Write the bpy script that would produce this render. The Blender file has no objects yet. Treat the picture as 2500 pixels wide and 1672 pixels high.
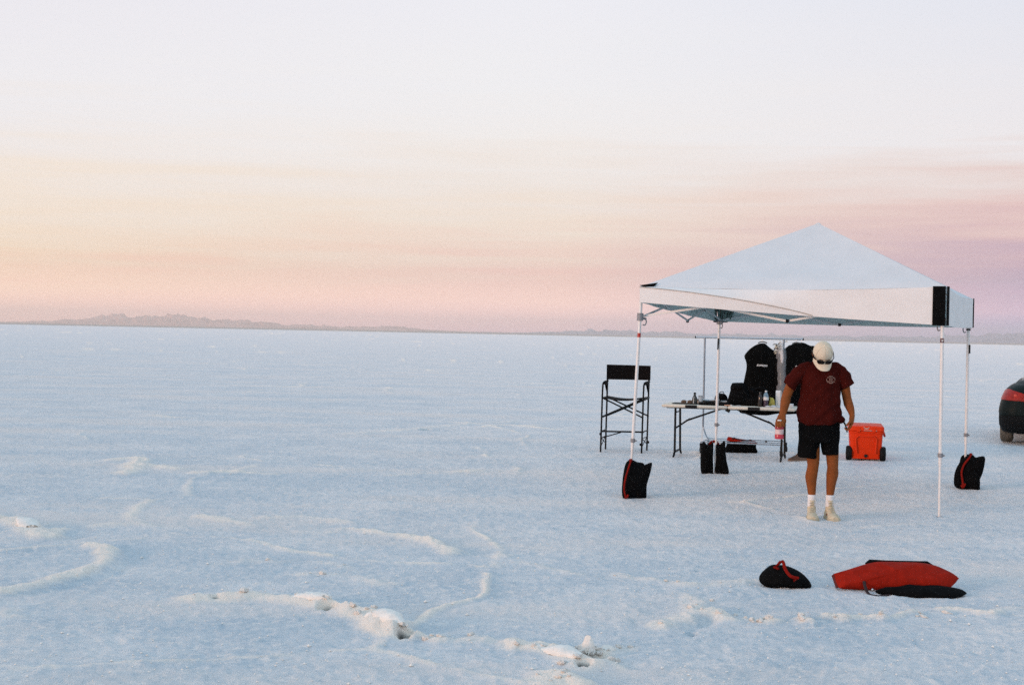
import bpy, bmesh, math, random
import numpy as np
from mathutils import Vector, Matrix, Euler
from mathutils.bvhtree import BVHTree

random.seed(7)
S = bpy.context.scene
COL = S.collection
R = math.radians

def lin(r, g, b):
    f = lambda c: (c/255/12.92) if c/255 <= .04045 else ((c/255+.055)/1.055)**2.4
    return (f(r), f(g), f(b), 1.0)

# ------------------------------------------------------------------ camera
cam_d = bpy.data.cameras.new('camera')
cam_d.lens = 50; cam_d.sensor_width = 36; cam_d.clip_start = .05; cam_d.clip_end = 200000
cam = bpy.data.objects.new('camera', cam_d); COL.objects.link(cam)
pit, rol = R(.388), R(1.17)
fw = Vector((0, math.cos(pit), -math.sin(pit)))
r0 = Vector((1, 0, 0)); u0 = Vector((0, math.sin(pit), math.cos(pit)))
rt = r0*math.cos(rol) + u0*math.sin(rol); up = u0*math.cos(rol) - r0*math.sin(rol)
cam.matrix_world = Matrix(((rt.x, up.x, -fw.x, 0), (rt.y, up.y, -fw.y, 0), (rt.z, up.z, -fw.z, 1.68), (0, 0, 0, 1)))
S.camera = cam

# ------------------------------------------------------------------ sun (afterglow just over the horizon, camera left)
SUN_AZ, SUN_EL = -122.0, 6.0          # degrees, azimuth from +Y towards +X
sun_d = bpy.data.lights.new('sun', 'SUN')
sun_d.energy = 1.7; sun_d.angle = R(16); sun_d.color = (1.0, .62, .44)
sun = bpy.data.objects.new('sun', sun_d); COL.objects.link(sun)
sd = Vector((math.sin(R(SUN_AZ))*math.cos(R(SUN_EL)), math.cos(R(SUN_AZ))*math.cos(R(SUN_EL)), math.sin(R(SUN_EL))))
sun.rotation_euler = sd.to_track_quat('Z', 'Y').to_euler()
sun.location = (-30, -10, 12)

# ------------------------------------------------------------------ sky
W = bpy.data.worlds.new('World'); S.world = W; W.use_nodes = True
nt = W.node_tree; nt.nodes.clear()
def N(t, **k):
    n = nt.nodes.new(t)
    for a, b in k.items():
        if a.startswith('i_'):
            n.inputs[a[2:]].default_value = b
        else:
            setattr(n, a, b)
    return n
def LK(a, b): nt.links.new(a, b)
def M(op, a, b=None, c=None, clamp=False):
    n = N('ShaderNodeMath', operation=op, use_clamp=clamp)
    for i, v in enumerate((a, b, c)):
        if v is None: continue
        if isinstance(v, (int, float)): n.inputs[i].default_value = v
        else: LK(v, n.inputs[i])
    return n.outputs[0]
def MR(v, a, b, c=0.0, d=1.0, smooth=True):
    n = N('ShaderNodeMapRange', interpolation_type='SMOOTHSTEP' if smooth else 'LINEAR')
    n.clamp = True
    LK(v, n.inputs[0])
    for i, q in enumerate((a, b, c, d)): n.inputs[i+1].default_value = q
    return n.outputs[0]
tc = N('ShaderNodeTexCoord'); sx = N('ShaderNodeSeparateXYZ'); LK(tc.outputs['Generated'], sx.inputs[0])
el = M('MULTIPLY', M('ARCSINE', M('MINIMUM', M('MAXIMUM', sx.outputs[2], -1.0), 1.0)), 180/math.pi)
az = M('MULTIPLY', M('ARCTAN2', sx.outputs[0], sx.outputs[1]), 180/math.pi)
# thin high cloud: long flat streaks that push the colour bands up and down
cv = N('ShaderNodeCombineXYZ'); LK(M('MULTIPLY', az, .055), cv.inputs[0]); LK(M('MULTIPLY', M('MAXIMUM', el, 0.0), .75), cv.inputs[1])
n1 = N('ShaderNodeTexNoise', i_Scale=1.0, i_Detail=5.0, i_Roughness=.55, i_Distortion=.6); LK(cv.outputs[0], n1.inputs['Vector'])
cv2 = N('ShaderNodeCombineXYZ'); LK(M('MULTIPLY', az, .11), cv2.inputs[0]); LK(M('MULTIPLY', M('MAXIMUM', el, 0.0), 2.2), cv2.inputs[1]); cv2.inputs[2].default_value = 4.0
n2 = N('ShaderNodeTexNoise', i_Scale=1.0, i_Detail=4.0, i_Roughness=.5, i_Distortion=.5); LK(cv2.outputs[0], n2.inputs['Vector'])
wob = M('ADD', M('MULTIPLY', M('SUBTRACT', n1.outputs[0], .5), 4.2), M('MULTIPLY', M('SUBTRACT', n2.outputs[0], .5), 2.6))
msk = M('MULTIPLY', MR(el, .6, 3.0), MR(el, 7.0, 13.0, 1.0, .25))
el2 = M('ADD', el, M('MULTIPLY', wob, msk))
f = MR(el2, 0.0, 16.0, 0.0, 1.0, smooth=False)
def ramp(stops):
    n = N('ShaderNodeValToRGB'); cr = n.color_ramp; cr.interpolation = 'B_SPLINE' if False else 'EASE'
    cr.interpolation = 'LINEAR'
    while len(cr.elements) > 1: cr.elements.remove(cr.elements[-1])
    for i, (e, c) in enumerate(stops):
        q = cr.elements[0] if i == 0 else cr.elements.new(e/16.0)
        q.position = e/16.0; q.color = lin(*c)
    LK(f, n.inputs[0]); return n.outputs[0]
left = ramp([(0, (250, 196, 182)), (.8, (252, 204, 184)), (1.6, (252, 215, 188)), (2.6, (251, 226, 198)), (3.8, (248, 229, 208)), (5.2, (246, 232, 218)), (6.8, (243, 235, 230)), (9, (240, 238, 241)), (13.5, (235, 233, 240)), (16, (232, 232, 241))])
cent = ramp([(0, (232, 186, 196)), (.45, (244, 196, 194)), (1.2, (250, 208, 194)), (2.2, (245, 207, 194)), (3.2, (244, 217, 202)), (4.6, (244, 228, 213)), (5.8, (242, 232, 224)), (7.4, (243, 239, 237)), (10, (241, 240, 242)), (13.5, (238, 238, 244)), (16, (234, 236, 244))])
rght = ramp([(0, (118, 142, 192)), (.5, (150, 156, 198)), (1.2, (200, 172, 196)), (2.0, (190, 171, 192)), (3.0, (198, 170, 188)), (4.2, (222, 186, 188)), (5.0, (231, 198, 194)), (6.2, (234, 217, 213)), (8, (239, 235, 237)), (13.5, (227, 230, 240)), (16, (220, 227, 241))])
def mixc(fac, a, b):
    n = N('ShaderNodeMix', data_type='RGBA'); LK(fac, n.inputs[0]); LK(a, n.inputs[6]); LK(b, n.inputs[7]); return n.outputs[2]
band = mixc(MR(az, 2.0, 21.0, 0, 1, False), mixc(MR(az, -21.0, -1.0, 0, 1, False), left, cent), rght)
# afterglow around the set sun, well outside the frame on the left
ds = N('ShaderNodeVectorMath', operation='DOT_PRODUCT'); LK(tc.outputs['Generated'], ds.inputs[0]); ds.inputs[1].default_value = (math.sin(R(SUN_AZ)), math.cos(R(SUN_AZ)), .05)
glow = M('POWER', M('MAXIMUM', ds.outputs['Value'], 0.0), 5.0)
glowc = N('ShaderNodeMix', data_type='RGBA', blend_type='ADD', clamp_result=False); LK(M('MULTIPLY', glow, MR(el, 0.0, 35.0, 1.0, 0.0)), glowc.inputs[0])
lift = N('ShaderNodeVectorMath', operation='SCALE'); LK(band, lift.inputs[0]); LK(MR(el, 0.0, 2.6, 1.50, 1.0), lift.inputs['Scale'])
LK(lift.outputs[0], glowc.inputs[6]); glowc.inputs[7].default_value = (.75, .34, .12, 1)
bgA = N('ShaderNodeBackground'); LK(glowc.outputs[2], bgA.inputs[0]); bgA.inputs[1].default_value = 1.0
sky = N('ShaderNodeTexSky'); sky.sky_type = 'NISHITA'; sky.sun_disc = False
sky.sun_elevation = R(SUN_EL); sky.sun_rotation = R(SUN_AZ); sky.altitude = 1280; sky.air_density = 1.0; sky.dust_density = .6; sky.ozone_density = 3.0
bgB = N('ShaderNodeBackground'); LK(sky.outputs[0], bgB.inputs[0]); bgB.inputs[1].default_value = .15
# the same thin veil goes on up to the zenith, bluer overhead, with the clear twilight sky showing through it
bgC = N('ShaderNodeBackground'); bgC.inputs[0].default_value = (.61, .90, 1.14, 1); bgC.inputs[1].default_value = 1.0
dome = N('ShaderNodeMixShader'); dome.inputs[0].default_value = .22; LK(bgC.outputs[0], dome.inputs[1]); LK(bgB.outputs[0], dome.inputs[2])
mx = N('ShaderNodeMixShader'); LK(MR(el, 12.0, 50.0), mx.inputs[0]); LK(bgA.outputs[0], mx.inputs[1]); LK(dome.outputs[0], mx.inputs[2])
wo = N('ShaderNodeOutputWorld'); LK(mx.outputs[0], wo.inputs[0])

S.view_settings.view_transform = 'Standard'; S.view_settings.look = 'None'
S.view_settings.exposure = 0.0; S.view_settings.gamma = 1.0; S.view_settings.use_curve_mapping = False
S.render.engine = 'CYCLES'
S.cycles.volume_bounces = 3; S.cycles.max_bounces = 8; S.cycles.transparent_max_bounces = 12
S.cycles.use_denoising = False; S.cycles.sample_clamp_indirect = 1.0; S.cycles.sample_clamp_direct = 1.5

# ------------------------------------------------------------------ materials
MATS = {}
def mat(name, col, rough=.7, spec=.3, metal=0.0, var=.12, scale=12.0, bump=0.0, bscale=None, trans=0.0, alpha=1.0, coat=0.0, subs=0.0, sheen=0.0):
    if name in MATS: return MATS[name]
    m = bpy.data.materials.new(name); m.use_nodes = True
    t = m.node_tree; b = t.nodes['Principled BSDF']
    tcn = t.nodes.new('ShaderNodeTexCoord')
    nz = t.nodes.new('ShaderNodeTexNoise'); nz.inputs['Scale'].default_value = scale; nz.inputs['Detail'].default_value = 5
    t.links.new(tcn.outputs['Object'], nz.inputs['Vector'])
    rp = t.nodes.new('ShaderNodeValToRGB')
    rp.color_ramp.elements[0].position = .3; rp.color_ramp.elements[1].position = .7
    rp.color_ramp.elements[0].color = tuple(c*(1-var) for c in col[:3]) + (1,)
    rp.color_ramp.elements[1].color = tuple(min(1, c*(1+var)) for c in col[:3]) + (1,)
    t.links.new(nz.outputs[0], rp.inputs[0]); t.links.new(rp.outputs[0], b.inputs['Base Color'])
    b.inputs['Roughness'].default_value = rough; b.inputs['Specular IOR Level'].default_value = spec
    b.inputs['Metallic'].default_value = metal; b.inputs['Transmission Weight'].default_value = trans
    b.inputs['Alpha'].default_value = alpha; b.inputs['Coat Weight'].default_value = coat
    if sheen: b.inputs['Sheen Weight'].default_value = sheen
    if bump:
        bn = t.nodes.new('ShaderNodeTexNoise'); bn.inputs['Scale'].default_value = bscale or scale*4; bn.inputs['Detail'].default_value = 3
        t.links.new(tcn.outputs['Object'], bn.inputs['Vector'])
        bp = t.nodes.new('ShaderNodeBump'); bp.inputs['Strength'].default_value = bump; bp.inputs['Distance'].default_value = .01
        t.links.new(bn.outputs[0], bp.inputs['Height']); t.links.new(bp.outputs[0], b.inputs['Normal'])
    MATS[name] = m; return m

# ------------------------------------------------------------------ mesh helpers
def finish(name, verts, faces, m, parent=None, smooth=False, loc=None):
    me = bpy.data.meshes.new(name); me.from_pydata([tuple(v) for v in verts], [], faces); me.update()
    o = bpy.data.objects.new(name, me); COL.objects.link(o)
    if m: me.materials.append(m)
    if smooth:
        me.polygons.foreach_set('use_smooth', [True]*len(me.polygons))
        try: me.set_sharp_from_angle(angle=R(50))
        except Exception: pass
    if parent is not None: o.parent = parent
    if loc is not None: o.location = loc
    return o
def fixn(o):
    bm = bmesh.new(); bm.from_mesh(o.data); bmesh.ops.recalc_face_normals(bm, faces=bm.faces); bm.to_mesh(o.data); bm.free(); return o

class MB:
    """collects simple solids in the frame of the thing they belong to"""
    def __init__(s): s.v = []; s.f = []
    def add(s, v, f):
        k = len(s.v); s.v += [Vector(q) for q in v]; s.f += [tuple(i+k for i in q) for q in f]; return s
    def box(s, c, sz, rot=None, bev=0.0):
        x, y, z = (q/2 for q in sz); Rm = rot.to_matrix() if rot is not None else Matrix.Identity(3); c = Vector(c)
        if bev <= 0:
            pts = [(a, b, d) for d in (-z, z) for b in (-y, y) for a in (-x, x)]
            s.add([c + Rm @ Vector(p) for p in pts], [(0, 2, 3, 1), (4, 5, 7, 6), (0, 1, 5, 4), (2, 6, 7, 3), (0, 4, 6, 2), (1, 3, 7, 5)])
        else:
            b = min(bev, x*.9, y*.9, z*.9)
            rings = []
            for zz, ins in ((-z, b), (-z+b, 0), (z-b, 0), (z, b)):
                X, Y = x-ins, y-ins; k = b
                rings.append([(X-k, -Y, zz), (X, -Y+k, zz), (X, Y-k, zz), (X-k, Y, zz), (-X+k, Y, zz), (-X, Y-k, zz), (-X, -Y+k, zz), (-X+k, -Y, zz)])
            s.rings([[c + Rm @ Vector(p) for p in r] for r in rings])
        return s
    def rings(s, rs, cap=True):
        n = len(rs[0]); v = [p for r in rs for p in r]; f = []
        for i in range(len(rs)-1):
            for j in range(n):
                a, b = i*n+j, i*n+(j+1) % n
                f.append((a, b, b+n, a+n))
        if cap: f.append(tuple(range(n))[::-1]); f.append(tuple((len(rs)-1)*n+j for j in range(n)))
        return s.add(v, f)
    def tube(s, pts, r, n=8, flat=None, ref=(0, 1, .001), cap=True):
        """r: radius, list of radii, or list of (a, b); a lies along ref"""
        pts = [Vector(p) for p in pts]; rs = []
        rr = r if isinstance(r, (list, tuple)) else [r]*len(pts)
        ref0 = Vector(ref).normalized()
        for i, p in enumerate(pts):
            t = (pts[min(i+1, len(pts)-1)] - pts[max(i-1, 0)])
            t.normalize()
            a = ref0 - t*ref0.dot(t)
            if a.length < .15: a = Vector((1, .02, 0)) - t*t.x
            a.normalize(); b = t.cross(a)
            q = rr[i]; ra, rb = q if isinstance(q, (tuple, list)) else (q, q)
            if flat: rb = flat if not isinstance(flat, (list, tuple)) else flat[i]
            rs.append([p + a*(ra*math.cos(2*math.pi*k/n)) + b*(rb*math.sin(2*math.pi*k/n)) for k in range(n)])
        return s.rings(rs, cap)
    def lathe(s, c, prof, n=16, axis=(0, 0, 1)):
        ax = Vector(axis).normalized(); a = Vector((1, 0, 0)) if abs(ax.x) < .9 else Vector((0, 1, 0))
        a = (a - ax*a.dot(ax)).normalized(); b = ax.cross(a); c = Vector(c)
        return s.rings([[c + ax*z + (a*math.cos(2*math.pi*k/n) + b*math.sin(2*math.pi*k/n))*max(r, .0004) for k in range(n)] for r, z in prof])
    def pillow(s, outl, thick, frame=None, steps=(1, .93, .8, .6, .35, .12), noise=0.0, seed=0, power=.5, n=56):
        """a soft filled bag from a front outline (x, z): inflated both ways from its seam"""
        o = spline(outl, n) if n else [Vector((p[0], 0, p[1])) for p in outl]
        n = len(o); cx = sum((p for p in o), Vector())/n; rnd = random.Random(seed)
        ph = [rnd.uniform(0, 6.28) for _ in range(6)]
        rs = []
        for side in (-1, 1):
            for st in (steps if side < 0 else steps[:0:-1]): pass
        def ring(st, side):
            out = []
            for k, p in enumerate(o):
                q = cx + (p-cx)*st; d = thick*.5*(max(0, 1-st*st))**power
                w = noise*(math.sin(q.x*31+q.z*17+ph[0]+side)*.5 + math.sin(q.x*13-q.z*43+ph[1])*.35 + math.sin(q.x*67+q.z*59+ph[2]+side*2)*.25)*(1-st**4)
                out.append(Vector((q.x, side*(d+w) , q.z)))
            return out
        rs = [ring(st, -1) for st in steps[::-1]] + [ring(st, 1) for st in steps[1:]]
        if frame is not None: rs = [[frame @ p for p in r] for r in rs]
        return s.rings(rs)
    def build(s, name, m, parent=None, smooth=False):
        return fixn(finish(name, s.v, s.f, m, parent, smooth))

def spline(pts, n):
    """closed Catmull-Rom through (x, z) points"""
    P = [Vector((p[0], 0, p[1])) for p in pts]; k = len(P); L = []
    for i in range(k):
        a, b, c, d = P[i-1], P[i], P[(i+1) % k], P[(i+2) % k]
        for j in range(8):
            t = j/8; L.append(.5*((2*b)+(c-a)*t+(2*a-5*b+4*c-d)*t*t+(3*b-a-3*c+d)*t**3))
    ds = [0]
    for i in range(len(L)): ds.append(ds[-1]+(L[(i+1) % len(L)]-L[i]).length)
    out = []; j = 0
    for i in range(n):
        t = ds[-1]*i/n
        while ds[j+1] < t: j += 1
        u = (t-ds[j])/max(1e-9, ds[j+1]-ds[j]); out.append(L[j].lerp(L[(j+1) % len(L)], u))
    return out
def curve(pts, n=4):
    """open Catmull-Rom"""
    P = [Vector(p) for p in pts]; out = []
    for i in range(len(P)-1):
        a, b, c, d = P[max(i-1, 0)], P[i], P[i+1], P[min(i+2, len(P)-1)]
        for j in range(n):
            t = j/n; out.append(.5*((2*b)+(c-a)*t+(2*a-5*b+4*c-d)*t*t+(3*b-a-3*c+d)*t**3))
    return out+[P[-1]]

def thing(name, label, cat, loc, rz=0.0, group=None):
    o = bpy.data.objects.new(name, None); COL.objects.link(o); o.empty_display_size = .1
    o.location = loc; o.rotation_euler = (0, 0, rz); tag(o, label, cat, group); return o
def tag(o, label, cat, group=None):
    o['label'] = label; o['category'] = cat
    if group: o['group'] = group
    return o
def structure(o): o['kind'] = 'structure'; return o

# ------------------------------------------------------------------ noise (numpy)
def _hash(ix, iy, s):
    h = (ix.astype(np.int64)*374761393 + iy.astype(np.int64)*668265263 + s*974634777) & 0xFFFFFFFF
    h = ((h ^ (h >> 13))*1274126177) & 0xFFFFFFFF
    return ((h ^ (h >> 16)) & 0xFFFF)/65535.0
def vnoise(x, y, s=0):
    ix, iy = np.floor(x), np.floor(y); fx, fy = x-ix, y-iy
    fx = fx*fx*(3-2*fx); fy = fy*fy*(3-2*fy)
    a, b, c, d = _hash(ix, iy, s), _hash(ix+1, iy, s), _hash(ix, iy+1, s), _hash(ix+1, iy+1, s)
    return (a*(1-fx)+b*fx)*(1-fy)+(c*(1-fx)+d*fx)*fy
def fbm(x, y, o=4, s=0):
    r = 0; a = .5
    for i in range(o): r = r + a*vnoise(x*2**i+7.3*i, y*2**i-3.1*i, s+i); a *= .5
    return r/(1-.5**o)

# ------------------------------------------------------------------ salt flat
RIDGES = [
 (0.070,0.16,[(-4.59,12.43),(-4.28,12.07),(-3.97,11.66),(-3.65,11.15)]),
 (0.060,0.12,[(-3.69,11.42),(-3.68,11.66)]),
 (0.070,0.12,[(-3.15,10.72),(-2.97,10.55),(-2.84,10.05),(-2.86,9.70),(-3.00,9.24),(-3.16,8.86)]),
 (0.040,0.14,[(-2.68,12.54),(-2.42,12.31),(-2.22,12.00)]),
 (0.030,0.16,[(-3.38,11.83),(-3.13,11.94),(-2.73,11.85)]),
 (0.060,0.13,[(-1.31,11.96),(-1.17,11.90),(-0.94,11.62),(-0.66,11.39),(-0.54,11.08),(-0.43,10.78)]),
 (0.035,0.12,[(-1.70,11.80),(-1.49,11.74),(-1.31,11.91)]),
 (0.030,0.16,[(-2.14,12.54),(-1.83,12.67),(-1.43,12.38)]),
 (0.070,0.16,[(-1.94,8.76),(-1.73,8.83),(-1.53,8.87),(-1.31,8.78),(-1.11,8.63),(-0.98,8.47)]),
 (0.085,0.16,[(-0.89,8.34),(-0.80,8.29),(-0.69,8.11),(-0.59,7.82)]),
 (0.050,0.09,[(-0.51,7.80),(-0.42,7.82),(-0.34,7.71)]),
 (0.030,0.14,[(-0.30,7.76),(-0.17,7.78),(-0.01,7.69)]),
 (0.075,0.15,[(0.08,7.59),(0.19,7.56),(0.29,7.37),(0.39,7.20)]),
 (0.060,0.06,[(0.43,7.51),(0.45,7.65)]),
 (0.050,0.09,[(0.65,7.67),(0.56,7.64),(0.50,7.49),(0.52,7.27),(0.57,7.19)]),
 (0.070,0.16,[(0.19,6.79),(0.27,6.93),(0.33,6.83)]),
 (0.060,0.11,[(0.86,8.20),(0.98,8.39),(1.12,8.59),(1.25,8.60),(1.31,8.42)]),
 (0.050,0.12,[(1.12,8.59),(1.19,8.99),(1.17,9.20)]),
 (0.050,0.07,[(1.45,8.50),(1.52,8.41),(1.62,8.42)]),
 (0.045,0.06,[(1.74,8.47),(1.79,8.39)]),
 (0.050,0.07,[(1.91,8.54),(2.00,8.53),(2.11,8.59),(2.22,8.58)]),
 (0.045,0.06,[(2.31,8.61),(2.50,8.73)]),
 (0.045,0.06,[(2.68,8.81),(2.85,8.87),(3.00,8.78),(3.21,8.96),(3.47,9.09)]),
 (0.040,0.12,[(0.08,10.37),(0.21,10.26),(0.31,10.09),(0.46,9.94)]),
 (0.025,0.10,[(-0.18,10.72),(-0.01,10.72)]),
 (0.045,0.12,[(0.78,9.96),(0.91,9.78),(1.07,9.68),(1.24,9.55)]),
 (0.025,0.14,[(1.24,9.55),(1.45,9.63),(1.70,9.79)]),
 (0.050,0.20,[(-4.87,17.55),(-4.74,17.98),(-4.52,17.46),(-4.40,16.35),(-4.34,15.98)]),
 (0.040,0.20,[(-4.23,16.88),(-3.91,16.69)]),
 (0.050,0.20,[(-3.53,16.24),(-3.24,16.44),(-2.76,16.40)]),
 (0.045,0.20,[(-1.35,16.50),(-0.98,16.76),(-0.46,17.17)]),
 (0.030,0.18,[(-2.04,10.10),(-1.82,10.22),(-1.64,10.15)]),
 (0.035,0.14,[(-1.36,9.67),(-1.17,9.69),(-0.99,9.60),(-0.80,9.37)]),
 (0.030,0.12,[(-1.35,10.19),(-1.13,9.98)]),
 (0.020,0.10,[(2.73,13.16),(2.79,13.00),(2.94,12.77)]),
 (0.030,0.30,[(-6.61,26.48),(-6.13,25.75),(-5.78,25.87)]),
 (0.025,0.30,[(-5.69,27.20),(-5.15,27.67),(-4.51,27.62)]),
 (0.030,0.30,[(-9.39,26.15),(-9.04,26.01)]),
 (0.025,0.25,[(-2.60,22.81),(-1.70,24.04),(-0.72,25.97),(0.19,26.86)]),
 (0.020,0.14,[(-3.04,10.54),(-2.58,9.86),(-2.15,9.82)]),
 (0.030,0.14,[(-3.07,8.40),(-2.89,8.30),(-2.79,8.12)]),
]
PITS = [(-1.07, 8.49, .050), (-.555, 7.79, .055), (.475, 7.42, .052), (.395, 7.21, .03), (1.05, 8.02, .028), (-1.80, 8.75, .024), (-4.27, 11.98, .04), (-1.45, 24.1, .06), (1.36, 10.2, .012), (-3.05, 8.3, .012), (3.6, 8.9, .014)]
def seg_dist(x, y, pts):
    d = np.full(x.shape, 1e9); 
    for (ax, ay), (bx, by) in zip(pts[:-1], pts[1:]):
        vx, vy = bx-ax, by-ay; t = np.clip(((x-ax)*vx+(y-ay)*vy)/(vx*vx+vy*vy+1e-9), 0, 1)
        d = np.minimum(d, np.hypot(x-ax-t*vx, y-ay-t*vy))
    return d
def cell_edges(x, y, size, s):
    gx, gy = np.floor(x/size), np.floor(y/size); d1 = np.full(x.shape, 1e9); d2 = d1.copy()
    for i in (-1, 0, 1):
        for j in (-1, 0, 1):
            cx, cy = gx+i, gy+j
            d = np.hypot(x-(cx+.15+.7*_hash(cx, cy, s))*size, y-(cy+.15+.7*_hash(cx, cy, s+9))*size)
            n1_ = np.minimum(d1, d); d2 = np.minimum(d2, np.maximum(d1, d)); d1 = n1_
    return d2-d1
def salt_height(x, y):
    r = np.hypot(x, y)
    near = np.clip(1-(r-70)/70, 0, 1)
    h = .012*(fbm(x*1.3, y*1.3, 3, 1)-.5) + .020*(fbm(x*.35, y*.35, 2, 31)-.5)
    fine = np.clip(1-(r-18)/30, 0, 1)
    lump = fbm(x*9, y*9, 3, 5)
    h = h + fine*(.016*(lump-.5) + .013*(fbm(x*24, y*24, 2, 11)-.5))
    crust = np.zeros(x.shape)
    wx = x + .10*(fbm(x*3, y*3, 2, 41)-.5) + .06*(fbm(x*11, y*11, 2, 51)-.5); wy = y + .16*(fbm(x*3, y*3, 2, 61)-.5) + .06*(fbm(x*11, y*11, 2, 71)-.5)
    rough = np.clip(fbm(x*1.1, y*1.1, 2, 201)*2.6-.45, .42, 1.1)*1.0*(.2+.95*fbm(x*6, y*6, 2, 81)+.75*fbm(x*19, y*19, 2, 91)*(.4+fbm(x*2.3, y*2.3, 2, 95)))
    for hh, ww, pts in RIDGES:
        px = [p[0] for p in pts]; py = [p[1] for p in pts]
        sel = (x > min(px)-.8) & (x < max(px)+.8) & (y > min(py)-.8) & (y < max(py)+.8)
        if not sel.any(): continue
        d = seg_dist(wx[sel], wy[sel], pts)
        pr = np.clip(1-d/(ww*1.25), 0, 1); pr = pr*pr*(3-2*pr)
        c = crust[sel]; crust[sel] = np.maximum(c, pr*hh/.06*np.clip(rough[sel]*1.3, .25, 1))
        h[sel] += hh*.62*pr*rough[sel]
        if hh > .055:
            d2 = seg_dist(wx[sel]-.20, wy[sel]-.06, pts); p2 = np.clip(1-d2/(ww*1.6), 0, 1); h[sel] -= .022*p2*p2*(3-2*p2)*(1-pr)
    # dark mud in small breaks in the crust, hole shade put into its colour
    mud = np.zeros(x.shape)
    for px_, py_, pr_ in PITS:
        d = np.hypot((x-px_)*(1+.3*np.sin(px_*9)), (y-py_)*.8)
        m_ = np.clip(1.5-d/pr_, 0, 1); mud = np.maximum(mud, m_); h = h - m_*pr_*1.6
    salt_height.mud = mud
    # faint polygon seams everywhere, broken up
    wxx = x + .9*(fbm(x*.5, y*.5, 3, 101)-.5); wyy = y + .9*(fbm(x*.5, y*.5, 3, 111)-.5)
    e = cell_edges(wxx, wyy, 3.4, 3); g = np.clip(fbm(x*.28, y*.28, 2, 121)*3.2-1.35, 0, 1)
    wd = .10 + .0025*r
    s_ = np.clip(1-e/wd, 0, 1); s_ = s_*s_*(3-2*s_)*g
    h = h + .014*s_*np.clip(rough*1.6-.45, 0, 1.5); crust = np.maximum(crust, .75*s_*np.clip(rough*2.2-.8, 0, 1))
    return h*near, np.clip(crust, 0, 1.2)

def salt_ground():
    fa = np.radians(np.linspace(-27, 27, 820)); sa = np.radians(np.linspace(27, 333, 104)[1:-1])
    ang = np.concatenate([fa, sa]); na = len(ang)
    rad = np.concatenate([np.linspace(.6, 6.2, 16)[:-1], 6.2*np.exp(np.linspace(0, math.log(70/6.2), 560)), np.geomspace(74, 26500, 60)]); nr = len(rad)
    A, Rr = np.meshgrid(ang, rad); x, y = np.sin(A)*Rr, np.cos(A)*Rr
    h, c = salt_height(x, y)
    v = np.stack([x, y, h], -1).reshape(-1, 3); v = np.vstack([v, [[0, 0, 0]]])
    i = np.arange(nr-1)[:, None]*na; j = np.arange(na)[None, :]; jn = (j+1) % na
    q = np.stack([i+j, i+jn, i+na+jn, i+na+j], -1).reshape(-1, 4)
    j = np.arange(na); tri = np.stack([np.full(na, nr*na), (j+1) % na, j], -1)
    me = bpy.data.meshes.new('salt_flat')
    me.vertices.add(len(v)); me.vertices.foreach_set('co', v.astype(np.float32).ravel())
    loops = np.concatenate([q[:, ::-1].ravel(), tri.ravel()[:]]); me.loops.add(len(loops)); me.loops.foreach_set('vertex_index', loops.astype(np.int32))
    st = np.concatenate([np.arange(len(q))*4, len(q)*4+np.arange(len(tri))*3]); me.polygons.add(len(st)); me.polygons.foreach_set('loop_start', st.astype(np.int32))
    me.update(calc_edges=True); me.validate()
    me.polygons.foreach_set('use_smooth', np.ones(len(me.polygons), bool))
    at = me.attributes.new('crust', 'FLOAT', 'POINT'); at.data.foreach_set('value', np.append(c.ravel(), 0).astype(np.float32))
    salt_height(x, y); at = me.attributes.new('mud', 'FLOAT', 'POINT'); at.data.foreach_set('value', np.append(salt_height.mud.ravel(), 0).astype(np.float32))
    o = bpy.data.objects.new('salt_flat', me); COL.objects.link(o); return o

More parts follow.
